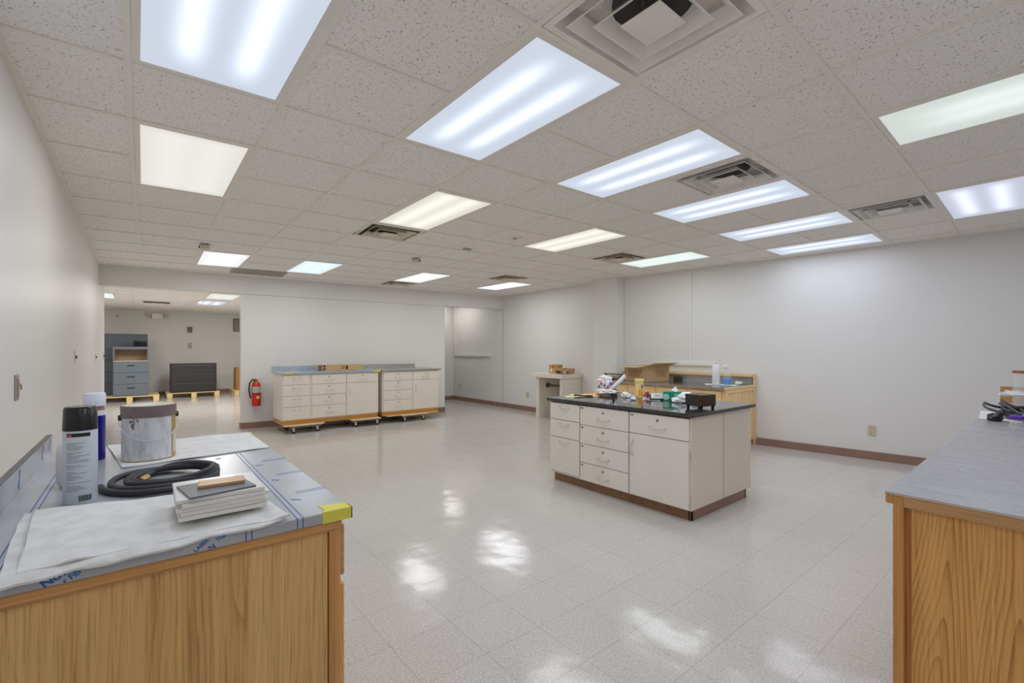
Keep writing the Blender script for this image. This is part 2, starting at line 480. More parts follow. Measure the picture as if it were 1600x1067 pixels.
# ------------------------------------------------------------------ room shell
CX = (0.008784, -0.007436, -4.6e-05, -0.00037, -0.002317, 0.000941, 0.0, -7.6e-05)
CY = (0.037458, -0.03022, 0.014064, 0.001847, -0.008351, -0.000398, 0.000246, 8.6e-05)
def W(i, j):
    """ceiling grid line crossing -> room coordinates (the grid is hung slightly out of square)"""
    b = (1, i, j, i*i, i*j, j*j, i*i*j, i*j*j)
    return (i*U+sum(c*x for c, x in zip(CX, b)), j*U+sum(c*x for c, x in zip(CY, b)))
def YF(x): return 6.385-.0714*(x+.4)          # face of the far wall
def XR(y): return 6.75-.1155*(y-.3)           # face of the right wall
YN = -3.35                                    # wall behind the viewpoint
T = .12

struct('floor', MB().box(-3.3, 7.7, YN-.1, 14.7, -.1, 0), floor_m)
struct('wall_left', MB().box(-.4-T, -.4, YN-.1, 7.7, 0, CE+.1), wall_m)
struct('wall_near', MB().box(-.52, 7.6, YN-.1, YN, 0, CE+.1), wall_m)
struct('wall_right', MB().prism([(XR(YN), YN), (XR(YN)+T, YN), (XR(2.3)+T, 2.36), (XR(2.3), 2.36)], 0, CE+.1), wall_m)
# pier between the two stretches of the right-hand wall, and the wall beyond it
struct('wall_pier', MB().prism([(6.335, 2.38), (6.80, 2.34), (6.80, 2.86), (6.30, 2.86)], 0, CE+.1), wall_m)
struct('wall_right_far', MB().prism([(6.60, 2.86), (6.60+T, 2.86), (6.60+T, 8.1), (6.60, 8.1)], 0, CE+.1), wall_m)
struct('wall_alcove', MB().box(4.3, 6.62, 8.02, 8.14, 0, 2.56), wall_m)
struct('wall_alcove_left', MB().box(4.2, 4.32, 6.2, 8.14, 0, 2.56), wall_m)
xa, xb = 1.372, 5.135
struct('wall_far', MB().prism([(xa, YF(xa)+.015), (xb, YF(xb)+.015), (xb, YF(xb)+.14), (xa, YF(xa)+.14)], 0, 2.275), wall_m)
struct('wall_header', MB().prism([(-.4, YF(-.4)), (6.605, YF(6.605)), (6.605, YF(6.605)+.16), (-.4, YF(-.4)+.16)], 2.27, CE+.1), wall_m)
struct('wall_back', MB().box(-3.3, 4.3, 14.45, 14.57, 0, 2.7), wall_m)
struct('wall_back_left', MB().box(-3.3, -3.18, 7.6, 14.5, 0, 2.7), wall_m)
struct('wall_back_front', MB().box(-3.3, -.4, 7.58, 7.7, 0, 2.7), wall_m)
struct('wall_back_right', MB().prism([(4.2, 6.26), (4.32, 6.26), (4.32, 14.5), (4.2, 14.5)], 0, 2.7), wall_m)
struct('ceiling_alcove', MB().box(4.2, 6.75, 6.2, 8.14, 2.56, 2.60), tile_m)

def base(name, pts, off=.012, h=.10):
    b = MB()
    for (x0, y0), (x1, y1), (nx, ny) in pts:
        b.prism([(x0, y0), (x1, y1), (x1+nx*off, y1+ny*off), (x0+nx*off, y0+ny*off)], 0, h)
    return struct(name, b, base_m)
base('baseboard_right', [((XR(.28), .28), (XR(YN), YN+.01), (-1, 0))], h=.098)
base('baseboard_right_far', [((6.6, 2.87), (6.6, 8.02), (-1, 0))])
base('baseboard_alcove', [((4.35, 8.02), (6.6, 8.02), (0, -1))])
base('baseboard_far', [((xa, YF(xa)+.015), (xb, YF(xb)+.015), (0, -1)), ((xa, YF(xa)+.003), (xa, YF(xa)+.14), (-1, 0))])
base('baseboard_back', [((-3.1, 14.45), (4.2, 14.45), (0, -1))])
struct('baseboard_left', MB().box(-.4, -.388, YN, 7.7, 0, .1), base_m)

# cream tack rails and cover strips on the right-hand wall
b = MB()
y0 = 1.21
b.box(XR(y0)-.016, XR(y0)+.01, y0-.016, y0+.016, 1.13, CE)
b.prism([(XR(.84)-.03, .84), (XR(.84)+.01, .84), (XR(1.78)+.01, 1.78), (XR(1.78)-.03, 1.78)], 1.085, 1.135)
struct('trim_1', b, trim_cream)
b = MB()
b.box(6.575, 6.61, 7.86, 7.915, 1.19, CE-.02)
b.box(6.565, 6.61, 6.34, 7.915, 1.165, 1.225)
for k in range(5): b.cyl((6.567, 6.55+.28*k, 1.195), (6.562, 6.55+.28*k, 1.195), .008, seg=10)
struct('trim_2', b, trim_cream)
struct('trim_3', MB().box(6.59, 6.61, 5.835, 5.865, .1, 2.27), mat('wall_seam', (206, 202, 194), rough=.4))
struct('trim_4', MB().prism([(xa, YF(xa)-.004), (xb, YF(xb)-.004), (xb, YF(xb)+.01), (xa, YF(xa)+.01)], 2.262, 2.276), wall_m)

# ---- lights and vents of the main ceiling, in grid squares: i across, j away from the viewpoint
LIGHTS = [
 # i0 i1 j0 j1 kind along label
 (0, 1, -2, 0, 'cool', 'j', 'bright cool-white ceiling light panel cut by the top edge, nearest the left wall'),
 (2, 3, -2, 0, 'cool', 'j', 'large bright cool-white ceiling light panel touching the big clean square vent'),
 (4, 5, -2, 0, 'cool', 'j', 'bright cool-white ceiling light panel on the left side of the middle square vent'),
 (6, 7, -2, 0, 'cool', 'j', 'bright cool-white ceiling light panel on the right side of the middle square vent'),
 (8, 9, -2, 0, 'cool', 'j', 'thin bright cool-white light panel second from the right wall, left of a narrow-looking vent'),
 (10, 11, -2, 0, 'cool', 'j', 'thinnest bright cool-white light panel, right up against the right wall'),
 (0, 1, 1, 3, 'warm', 'j', 'squarish warm cream ceiling light panel near the left wall'),
 (3, 4, 1, 3, 'warmstripe', 'j', 'warm white ceiling light panel ending at a dirty open square vent'),
 (6, 7, 1, 3, 'warmstripe', 'j', 'warm cream ceiling light panel just right of the smoke detector'),
 (9, 10, 1, 3, 'teal', 'j', 'pale greenish ceiling light panel in front of the wall pier'),
 (1, 2, 7, 9, 'far', 'j', 'small far ceiling light panel above the fire extinguisher side of the left doorway'),
 (3, 4, 7, 9, 'farteal', 'j', 'small far bluish ceiling light panel second from the left above the white cabinets'),
 (6, 7, 7, 9, 'far', 'j', 'far white ceiling light panel beside a faint vent near the far wall'),
 (9, 10, 7, 9, 'farcool', 'j', 'far white ceiling light panel above the alcove opening, nearest the far corner'),
 (5, 6, -5, -3, 'tealstripe', 'j', 'dim greenish ceiling light panel cut by the right edge of the picture'),
 (2, 3, -6, -4, 'cool', 'j', 'added unseen cool-white ceiling light panel over the viewpoint'),  # added out of view to brighten the sides turned towards the camera
 (-.45, .55, -6, -4.2, 'warm', 'j', 'added unseen warm ceiling light panel over the near end of the left wall'),  # extra unseen fixture, put in to light the left oak end panel
 (8, 10, -4, -3, 'cross', 'i', 'silvery ceiling light panel with sideways tubes, cut by the right edge below the greenish one'),
]
VENTS = [
 (2, -3, 'clean', 'largest square ceiling vent with stepped white louvres, cut by the top edge'),
 (5, -2, 'grey', 'grey dusty square ceiling vent between two bright light panels'),
 (8, -3, 'grey', 'narrow-looking square ceiling vent nearest the right wall'),
 (3, 3, 'dirty', 'dirty square ceiling vent at the end of the warm white light panel'),
 (8, 2, 'dirty', 'dark smudged ceiling vent left of the pale greenish light panel'),
 (8, 6, 'dirty', 'dark smudged far ceiling vent behind the far corner light'),
 (6, 9, 'dirty', 'faint far ceiling vent beside the far white light panel, close to the far wall'),
]
skip = set(); nobar = set()
for i0, i1, j0, j1, *_ in LIGHTS:
    if not isinstance(i0, int): continue
    for i in range(i0, i1):
        for j in range(j0, j1): skip.add((i, j))
    for j in range(j0+1, j1): nobar.add(('j', i0, j))
    for i in range(i0+1, i1): nobar.add(('i', i, j0))
for i, j, *_ in VENTS:
    if isinstance(i, int): skip.add((i, j))
tiles, bars = MB(), MB()
I0, I1, J0, J1 = -1, 13, -7, 11
ZT = CE+.007
def pt(i, j, z, di=0, dj=0):
    x, y = W(i, j); return (x+di, y+dj, z)
def iclip(i): return max(i, -.95)
for i in range(I0, I1):
    for j in range(J0, J1):
        if (i, j) in skip: continue
        tiles.quad(pt(iclip(i), j, ZT), pt(iclip(i), j+1, ZT), pt(i+1, j+1, ZT), pt(i+1, j, ZT))
def bar(p, q, w):
    p, q = Vector(p), Vector(q); d = (q-p).normalized(); n = Vector((-d.y, d.x, 0))*w/2; h = Vector((0, 0, .007))
    bars.quad(p-n, p+n, q+n, q-n)
    bars.quad(p-n, q-n, q-n+h, p-n+h); bars.quad(p+n, p+n+h, q+n+h, q+n)
for i in range(0, I1+1):
    for j in range(J0, J1):
        if ('i', i, j) not in nobar: bar(pt(i, j, CE), pt(i, j+1, CE), .025)
for j in range(J0, J1+1):
    for i in range(I0, I1):
        if ('j', i, j) not in nobar: bar(pt(iclip(i), j, CE-.0004), pt(i+1, j, CE-.0004), .023)
bars.box(-.4, -.375, YN, 6.4, CE-.001, CE+.006)
cl = struct('ceiling', tiles, tile_m)
g = bars.build('trim_5', grid_m); g['kind'] = 'structure'
struct('ceiling_deck', MB().box(-.6, 7.7, YN-.1, 6.6, CE+.22, CE+.26), mat('deck_grey', (90, 88, 86), rough=.9))

LM = {
 'cool': m_light('lens_cool', (203, 211, 225), (214, 226, 255), width=.10, endfade=.15, bs=1.0, ss=.62),
 'warm': m_light('lens_warm', (224, 221, 215), (252, 244, 230), tubes=(.28, .72), width=.22, endfade=.05, bs=1.0, ss=.12),
 'warmstripe': m_light('lens_warm_striped', (219, 215, 203), (250, 248, 242), tubes=(.29, .70), width=.16, endfade=.04, bs=1.0, ss=.30),
 'teal': m_light('lens_pale_green', (222, 234, 232), (235, 250, 250), tubes=(.3, .7), width=.17, bs=1.0, ss=.15),
 'tealstripe': m_light('lens_green_dim', (208, 215, 211), (235, 246, 246), tubes=(.34, .62), width=.16, endfade=.2, bs=1.0, ss=.22),
 'far': m_light('lens_far', (240, 240, 238), (255, 255, 250), tubes=(.3, .7), width=.17, bs=1.0, ss=.15),
 'farteal': m_light('lens_far_blue', (222, 238, 242), (235, 250, 255), tubes=(.3, .7), width=.17, bs=1.0, ss=.15),
 'farcool': m_light('lens_far_cool', (244, 246, 255), (240, 245, 255), tubes=(.3, .7), width=.17, bs=1.1, ss=.2),
 'cross': m_light('lens_silver', (192, 198, 212), (226, 224, 250), tubes=(.32, .74), width=.12, endfade=.12, bs=1.0, ss=.55),
}
# colour and relative strength of the tubes in each kind of fixture
LC = {'cool': (.78, .855, 1.0), 'warm': (1.0, .975, .93), 'warmstripe': (1.0, .98, .94), 'teal': (.92, .99, 1.0), 'tealstripe': (.90, .98, .98),
      'far': (1.0, .985, .96), 'farteal': (.92, .98, 1.0), 'farcool': (.95, .97, 1.0), 'cross': (.82, .87, 1.0)}
LE = {'cool': 1.2, 'warm': .78, 'warmstripe': 1.1, 'teal': 1.1, 'tealstripe': .7, 'far': 1.6, 'farteal': 1.55, 'farcool': 1.75, 'cross': .8}
LP = 6.4
def lamp(t, z, sx, sy, rz, col, power):
    L = bpy.data.lights.new('lamp', 'AREA'); L.shape = 'RECTANGLE'; L.size = sx; L.size_y = sy; L.energy = power; L.color = col
    o = bpy.data.objects.new('lamp', L); COL.objects.link(o); o.parent = t; o.location = (0, 0, z-.008); o.rotation_euler = (0, 0, rz)
frame_m = mat('light_frame', (232, 227, 220), rough=.4)
def lerp(a, b, t): return a+(b-a)*t
def ring(mb, O, I, z0, z1):
    for k in range(4):
        a, b, c, d = O[k], O[(k+1) % 4], I[(k+1) % 4], I[k]
        mb.prism([a, b, c, d], z0, z1)
GL = 'fluorescent panels in the tiled ceiling'
def inset(i0, i1, j0, j1, m):
    e = m/U
    return [W(i0+e, j0+e), W(i1-e, j0+e), W(i1-e, j1-e), W(i0+e, j1-e)]
for i0, i1, j0, j1, kind, along, label in LIGHTS:
    O = inset(i0, i1, j0, j1, .013); I = inset(i0, i1, j0, j1, .042)
    c = (sum(p[0] for p in O)/4, sum(p[1] for p in O)/4)
    O = [(p[0]-c[0], p[1]-c[1]) for p in O]; I = [(p[0]-c[0], p[1]-c[1]) for p in I]
    t = thing('ceiling_light', label, 'ceiling light', (c[0], c[1], CE), 0, GL)
    f = MB(); ring(f, O, I, .0008, .03); f.build('frame', frame_m, t)
    d = MB()
    z = .004
    Q = [(p[0], p[1], z) for p in I]
    if along == 'j': d.uvquad(Q[0], Q[1], Q[2], Q[3])
    else: d.uvquad(Q[0], Q[3], Q[2], Q[1])
    d.build('diffuser', LM[kind], t)
    (du, dv) = (i1-i0, j1-j0)
    lamp(t, .004, du*U-.1, dv*U-.1, math.atan2(O[1][1]-O[0][1], O[1][0]-O[0][0]), LC[kind], LP*LE[kind]*du*dv/2*(.72 if i0 == 10 else .6 if i0 < 0 else .85 if i0 == 0 else 1.3 if j0 == -6 else 1))
    hs = MB(); hs.prism([(p[0]*.98, p[1]*.98) for p in O], .03, .09); hs.build('housing', steel_m, t)

def sqloop(mb, prof):
    """square rings swept through (half width, z) points, closed into a solid shell"""
    rows = [[mb.bm.verts.new((sx*h, sy*h, z)) for sx, sy in ((-1, -1), (1, -1), (1, 1), (-1, 1))] for h, z in prof]
    n = len(rows)
    for a in range(n):
        p, q = rows[a], rows[(a+1) % n]
        for k in range(4): mb.bm.faces.new((p[k], p[(k+1) % 4], q[(k+1) % 4], q[k]))
vent_mats = {'clean': mat('vent_white', (236, 232, 226), rough=.4, var=.06, vscale=9),
             'grey': mat('vent_grey', (228, 226, 222), rough=.4, var=.12, vscale=12),
             'dirty': mat('vent_soiled', (222, 214, 196), rough=.6, var=.2, vscale=14)}
pan_mats = {'clean': mat('vent_pan_white', (226, 220, 214), rough=.5, var=.15, vscale=7),
            'grey': mat('vent_pan_grey', (200, 200, 200), rough=.5, var=.3, vscale=14),
            'dirty': mat('vent_pan_soiled', (96, 88, 74), rough=.7, var=.3, vscale=14)}
def vent(i, j, kind, label):
    a, b = W(i, j), W(i+1, j); c2 = W(i, j+1); d = W(i+1, j+1)
    cx, cy = (a[0]+b[0]+c2[0]+d[0])/4, (a[1]+b[1]+c2[1]+d[1])/4
    z = CE if isinstance(i, int) else CE-.006
    t = thing('ceiling_vent', label, 'ceiling vent', (cx, cy, z), math.atan2(b[1]-a[1], b[0]-a[0]), 'square louvred vents in the ceiling')
    H = .5*math.hypot(b[0]-a[0], b[1]-a[1])-.013
    vm, pm = vent_mats[kind], pan_mats[kind]
    if not isinstance(i, int): H = .24
    k = H/.292
    f = MB(); sqloop(f, [(H, -.001), (.262*k, -.001), (.262*k, .004), (H, .004)]); f.build('frame', vm, t)
    up = .0 if isinstance(i, int) else 0
    f = MB()
    dz = .07
    sqloop(f, [(.262*k, .001), (.205*k, dz), (.212*k, dz), (.269*k, .001)]); f.box(-.21*k, .21*k, -.21*k, .21*k, dz, dz+.003)
    f.build('pan', pm, t)
    if isinstance(i, int):
        f = MB(); f.cyl((0, 0, dz-.012), (0, 0, dz-.001), .15*k, seg=28); f.build('duct_opening', mat('duct_dark', (70, 68, 66), rough=.9), t)
    for n, (o, q) in enumerate(((.230, .185), (.158, .116))):
        f = MB(); z0 = (-.010, -.018)[n]; z1 = z0+.042
        sqloop(f, [(o*k, z0), ((o-.006)*k, z0), (q*k, z1), ((q+.004)*k, z1)]); f.build('louver', vm, t)
    f = MB(); f.box(-.085*k, .085*k, -.085*k, .085*k, -.024, -.019, bev=.001)
    f.cyl((0, 0, -.0265), (0, 0, -.02), .004, seg=10); f.build('center_plate', vm, t)
    if isinstance(i, int):
        for sx in (-1, 1):
            f = MB(); f.tube([(sx*.05*k, 0, -.019), (sx*.05*k, .01, .03), (sx*.06*k, 0, dz)], .002, seg=6); f.build('hanger', steel_m, t)
for v in VENTS: vent(*v)

# return-air grille set flat in two ceiling squares near the far wall
t = thing('return_grille', 'long faint slatted return-air grille between the two small far lights on the left', 'air grille', (*W(2.5, 9.45), CE-.006), -.06)
f = MB(); f.box(-.37, .37, -.25, .25, .0, .006); f.build('backing', mat('grille_back', (150, 144, 134), rough=.8), t)
f = MB()
for k in range(16): f.box(-.36, .36, -.24+.031*k, -.222+.031*k, -.004, .001)
f.box(-.375, -.355, -.255, .255, -.005, .001); f.box(.355, .375, -.255, .255, -.005, .001)
f.build('slats', mat('grille_slats', (172, 165, 154), rough=.6), t)

# smoke detector
x, y = W(5.48, 2.45)
t = thing('smoke_detector', 'round white smoke detector with dark slots on the ceiling left of a cream light', 'smoke detector', (x, y, ZT))
f = MB(); f.lathe([(0, 0), (.075, 0), (.075, -.008), (.05, -.012), (.046, -.036), (.035, -.044), (0, -.044)], seg=32); f.build('housing', mat('detector_white', (234, 228, 220), rough=.4), t, True)
f = MB()
for k in range(3): f.patch((0, 0, 0), .0475, PI*1.05+k*.35, PI*1.05+k*.35+.22, -.030, -.018, th=.002)
f.build('slots', black_m, t)
# two grey ceiling boxes
def cbox(i, j, label, rz, lens, q=.8):
    x, y = W(i, j)
    t = thing('sensor_box', label, 'sensor box', (x, y, CE-.0005), rz); t.scale = (q, q, q)
    f = MB(); f.box(-.05, .05, -.075, .075, -.018, 0, bev=.003); f.build('mount', steel_m, t)
    f = MB(); f.box(-.055, .055, -.08, .08, -.075, -.018, bev=.004); f.build('body', mat('sensor_grey', (206, 200, 188), rough=.5), t)
    f = MB(); f.cyl((lens[0], lens[1], -.048), (lens[0]*1.25, lens[1]*1.25, -.05), .018, seg=16); f.build('lens', black_m, t, True)
cbox(1.03, 6.35, 'grey box with a black lens on the ceiling near the left wall', -.2, (-.05, -.05))
cbox(4.97, 5.35, 'grey box hanging from the ceiling between the far lights and the dirty vent', .5, (.02, -.075), .62)
x, y = W(5.32, 3.82)
f = MB(); f.box(-.05, .05, -.03, .03, -.01, 0, bev=.002)
tag(f.build('ceiling_sign', mat('sign_grey', (176, 168, 158), rough=.6), loc=(x, y, CE), rz=-.1), 'tiny grey rectangular plate on the ceiling right of the hanging grey box', 'ceiling plate')
x, y = W(.16, 6.73)
f = MB()
for k in (-.035, .035): f.box(k-.02, k+.02, -.06, .06, -.006, 0, bev=.001)
f.build('cream_tags', trim_cream, loc=(x, y, ZT))
tag(bpy.data.objects['cream_tags'], 'pair of small cream stickers on a ceiling tile near the left wall', 'sticker')

# ---- far room seen through the left doorway
ZB = 2.46
struct('ceiling_back', MB().box(-3.3, 4.3, 6.46, 14.6, ZB, ZB+.04), tile_m)
b = MB()
for k in range(8): b.box(-3.2+.6*k*1.75-.012, -3.2+.6*k*1.75+.012, 6.6, 14.45, ZB-.004, ZB)
for k in range(14): b.box(-3.2, 4.2, 6.7+.6*k-.012, 6.7+.6*k+.012, ZB-.0035, ZB)
struct('trim_6', b, grid_m)
def backlight(cx, cy, w, d, m, label):
    t = thing('ceiling_light', label, 'ceiling light', (cx, cy, ZB-.004), 0, 'light panels of the back room')
    O = [(-w/2, -d/2), (w/2, -d/2), (w/2, d/2), (-w/2, d/2)]; I = [(x*.93, y*.96) for x, y in O]
    f = MB(); ring(f, O, I, -.006, .0); f.build('frame', frame_m, t)
    f = MB(); f.uvquad(*[(x, y, -.003) for x, y in I]); f.build('diffuser', m, t)
    lamp(t, -.003, .5, 1.1, 0, (1, .97, .93), LP*7)
backlight(1.43, 8.95, .56, 1.18, LM['warm'], 'cream back-room light panel, the nearer of two seen through the left doorway')
backlight(1.41, 10.65, .56, 1.18, LM['cool'], 'bluish back-room light panel, the farther of two seen through the left doorway')
lampx = 0
backlight(-.62, 10.2, .56, 1.18, LM['farteal'], 'back-room light of which only a corner shows beside the left wall')
t = thing('ceiling_light', 'alcove ceiling light hidden behind the far header, glowing on the alcove wall', 'ceiling light', (6.0, 7.35, 2.556))
O = [(-.3, -.6), (.3, -.6), (.3, .6), (-.3, .6)]; I = [(x*.93, y*.96) for x, y in O]
f = MB(); ring(f, O, I, -.006, .003); f.build('frame', frame_m, t)
f = MB(); f.uvquad(*[(x, y, -.003) for x, y in I]); f.build('diffuser', LM['warm'], t)
lamp(t, -.003, .5, 1.1, 0, (1, .96, .90), LP*1.2)
t = thing('ceiling_vent', 'dark wedge-shaped looking vent in the back-room ceiling', 'ceiling vent', (.38, 11.3, ZB-.004))
f = MB(); sqloop(f, [(.29, -.004), (.25, -.004), (.25, .001), (.29, .001)]); f.build('frame', grid_m, t)
f = MB(); f.box(-.25, .25, -.25, .25, -.001, .001); f.build('pan', pan_mats['dirty'], t)
f = MB(); sqloop(f, [(.18, -.03), (.175, -.03), (.12, -.002), (.124, -.002)]); f.build('louver', vent_mats['dirty'], t)
f = MB(); f.lathe([(0, 0), (.07, 0), (.06, -.04), (0, -.045)], seg=20)
tag(f.build('smoke_detector', mat('detector_white', (234, 228, 220)), loc=(1.12, 10.4, ZB-.004), smooth=True), 'small white smoke detector on the back-room ceiling', 'smoke detector')
t = thing('emergency_light', 'white twin-headed emergency light high on the back-room wall', 'emergency light', (.47, 14.455, 2.31))
f = MB(); f.box(-.13, .13, -.09, 0, -.08, .08, bev=.01); f.build('body', mat('emergency_white', (240, 236, 226), rough=.4), t)
for sx in (-1, 1):
    f = MB(); f.cyl((sx*.21, -.09, 0), (sx*.21, -.02, 0), .06, .045, seg=20); f.tube([(sx*.13, -.04, 0), (sx*.19, -.04, 0)], .015, seg=8); f.build('lamp_head', mat('lamp_head_grey', (196, 190, 178), rough=.4), t, True)
def plate(name, label, cat, x, y, z, w, h, m, d=.012, axis='y', dirn=-1):
    b = MB()
    if axis == 'y': b.box(x-w/2, x+w/2, y+dirn*d, y, z-h/2, z+h/2, bev=.002)
    else: b.box(x, x+dirn*d, y-w/2, y+w/2, z-h/2, z+h/2, bev=.002)
    return tag(b.build(name, m), label, cat)
plate('wall_box', 'small dark grey box high on the back-room wall', 'wall box', 1.25, 14.45, 1.94, .12, .17, mat('box_grey', (110, 106, 102), rough=.5), d=.04)
plate('switch_plate', 'pale switch plate on the back-room wall below a dark grey box', 'switch plate', 1.25, 14.45, 1.46, .10, .17, mat('plate_grey', (176, 172, 166), rough=.4))
t = thing('wall_grille', 'grey slatted air grille high on the back-room wall by the doorway edge', 'air grille', (2.55, 14.45, 2.12))
f = MB(); f.box(-.17, .17, -.012, 0, -.21, .21); f.build('frame', mat('box_grey', (110, 106, 102)), t)
f = MB()
for k in range(9): f.box(-.14, .14, -.022, -.01, -.18+.042*k, -.158+.042*k)
f.build('slats', mat('plate_grey', (176, 172, 166)), t)
f = MB(); f.lathe([(0, 0), (.03, 0), (.02, .05), (0, .055)], seg=14)
o = f.build('wall_sensor', mat('plate_grey', (176, 172, 166)), loc=(-.42, 14.45, 2.28), smooth=True); o.rotation_euler = (R(90), 0, 0)
tag(o, 'tiny round sensor high on the back-room wall near the left', 'sensor')

# pallets
def pallet(x0, x1, y0, y1, label, rz=0):
    cx, cy = (x0+x1)/2, (y0+y1)/2; w, d = (x1-x0)/2, (y1-y0)/2
    t = thing('pallet', label, 'pallet', (cx, cy, 0), rz, 'pine pallets in the back room')
    b = MB()
    for k in range(7):
        yy = -d+2*d*k/7
        b.box(-w, w, yy, yy+2*d/7*.72, .122, .142, bev=.002)
    b.build('deck_boards', pine_m, t)
    for sx in (-1, 0, 1):
        for sy in (-1, 0, 1):
            b = MB(); b.box(sx*(w-.07)-.06, sx*(w-.07)+.06, sy*(d-.07)-.07, sy*(d-.07)+.07, .02, .122); b.build('block', pine_m, t)
        b = MB(); b.box(sx*(w-.07)-.055, sx*(w-.07)+.055, -d, d, 0, .02, bev=.002); b.build('runner', pine_m, t)
pallet(-.74, .47, 12.62, 13.9, 'pine pallet under the two blue-grey filing cabinets')
pallet(.63, 1.86, 13.02, 13.95, 'pine pallet under the low charcoal drawer cabinet')
pallet(2.2, 3.3, 12.9, 13.9, 'pine pallet with a brown box beside the doorway edge')

def file_cabinet(name, x0, x1, y0, y1, z0, z1, m, rows, label, cat, opening=None, pull=True):
    cx, cy = (x0+x1)/2, (y0+y1)/2; w = (x1-x0)/2; d = (y1-y0)/2; h = z1-z0
    t = thing(name, label, cat, (cx, cy, z0))
    b = MB()
    if opening:
        a, c = opening
        b.box(-w, w, -d, d, 0, a); b.box(-w, w, -d, d, c, h); b.box(-w, -w+.025, -d, d, a, c); b.box(w-.025, w, -d, d, a, c); b.box(-w, w, d-.02, d, a, c)
    else: b.box(-w, w, -d, d, 0, h, bev=.004)
    b.build('carcass', m, t)
    if opening:
        b = MB(); b.box(-w+.025, w-.025, d-.03, d-.02, a, c); b.box(-w+.025, w-.025, -d+.03, d-.02, a, a+.004)
        b.box(-w+.025, -w+.03, -d+.02, d-.02, a, c); b.box(w-.03, w-.025, -d+.02, d-.02, a, c)
        b.build('open_compartment', beige_m, t)
        b = MB(); b.box(-w+.01, w-.01, -d-.012, -d+.02, a-.012, a+.006, bev=.002); b.build('shelf_lip', mat('lip_cream', (206, 196, 182)), t)
    for (za, zb) in rows:
        b = MB(); b.box(-w+.012, w-.012, -d-.018, -d, za+.004, zb-.004, bev=.003); dr = b.build('drawer', m, t)
        if pull:
            zz = zb-(zb-za)*.36
            b = MB(); b.box(-.075, .075, -d-.030, -d-.016, zz-.014, zz+.014, bev=.003); b.build('handle', dark_m, dr)
    return t
file_cabinet('filing_cabinet', -.80, .235, 13.35, 13.8, .142, 1.75, filedark_m, [(.02, .32), (.32, .61), (.61, .92), (.92, 1.22), (1.22, 1.57)],
             'tall slate-grey lateral filing cabinet at the back, taller than the one before it', 'filing cabinet', pull=False)
file_cabinet('filing_cabinet', -.46, .245, 12.75, 13.2, .142, 1.405, filegrey_m, [(.02, .31), (.31, .60), (.60, .88)],
             'blue-grey filing cabinet with an open beige top compartment', 'filing cabinet', opening=(.90, 1.20))
t = file_cabinet('drawer_cabinet', .72, 1.79, 13.12, 13.6, .142, .945, charcoal_m, [(.02, .27), (.27, .52), (.52, .77)],
             'low wide charcoal three-drawer cabinet on a pallet', 'drawer cabinet', pull=False)
for c in [c for c in t.children if c.name.startswith('drawer')]:
    zt = max(v.co.z for v in c.data.vertices)
    b = MB(); b.box(-.48, .48, -.265, -.255, zt-.02, zt-.006); b.build('finger_pull', mat('pull_grey', (92, 90, 90), rough=.4), c)
t = thing('desk_organizer', 'black wire desk organizer standing on the open-topped filing cabinet', 'desk organizer', (.09, 12.95, 1.405))
b = MB(); b.box(-.15, .13, -.1, .1, 0, .012); b.box(-.15, .13, .09, .1, 0, .15); b.box(-.15, -.14, -.1, .1, 0, .19); b.build('tray', black_m, t)
for k in range(6):
    b = MB(); b.box(-.125+.042*k, -.105+.042*k, -.09, .09, .012, .18-.012*k); b.build('divider', black_m, t)
t = thing('carton', 'tall brown carton on the pallet at the doorway edge', 'box', (2.55, 13.3, .142))
b = MB(); b.box(-.28, .1, -.25, .25, 0, .66, bev=.003); b.build('body', mat('carton_brown', (166, 122, 66), rough=.8), t)
b = MB(); b.box(-.284, .104, -.03, .03, .2, .664); b.build('tape', mat('parcel_tape', (150, 116, 70), rough=.3), t)
t = thing('water_jug', 'dark machine half hidden behind the doorway edge beside a tall carton', 'machine', (2.85, 13.3, .142))
b = MB(); b.box(-.16, .2, -.2, .2, 0, .62, bev=.02); b.build('body', mat('machine_grey', (84, 80, 80), rough=.4), t)
b = MB(); b.lathe([(0, .62), (.07, .62), (.07, .74), (.04, .80), (0, .80)], c=(-.05, 0, 0), seg=20); b.build('cap', dark_m, t, True)
t.name = 'floor_machine'

# switches and boxes on the left wall
def wallbox(y, z, label, opened=False):
    t = thing('switch_plate', label, 'switch plate', (-.4, y, z))
    b = MB(); b.box(0, .006, -.038, .038, -.06, .06, bev=.002); b.build('plate', chrome_m if not opened else mat('box_rust', (158, 146, 138), rough=.5), t)
    b = MB()
    if opened:
        b.box(.004, .011, -.016, .016, -.042, .042, bev=.002)
        b.tube([(.01, -.01, .02), (.018, .0, .01), (.016, .012, -.01)], .003, seg=6)
        b.build('device', mat('device_brown', (172, 150, 136), rough=.5), t)
    else: b.box(.005, .016, -.008, .008, -.014, .014, bev=.002); b.build('toggle', dark_m, t)
wallbox(.595, 1.145, 'uncovered switch box with exposed fitting on the left wall above the counter', True)
wallbox(3.13, 1.258, 'metal switch plate on the left wall, nearest of the three thin-looking ones')
wallbox(5.66, 1.228, 'metal switch plate on the left wall, middle of the three thin-looking ones')
wallbox(7.35, 1.225, 'metal switch plate at the far end of the left wall')
def outlet(x, y, z, label, axis):
    t = thing('wall_outlet', label, 'outlet', (x, y, z), 0)
    m = mat('outlet_beige', (206, 194, 166), rough=.4)
    b = MB(); b.box(-.007, 0, -.037, .037, -.06, .06, bev=.002); b.build('plate', m, t)
    for s in (-1, 1):
        b = MB(); b.cyl((-.0095, 0, s*.026), (-.006, 0, s*.026), .017, seg=16)
        so = b.build('socket', mat('socket_beige', (190, 176, 146), rough=.4), t)
outlet(XR(-.98), -.98, .352, 'beige wall outlet on the right wall between the white island and the right counter', 'x')
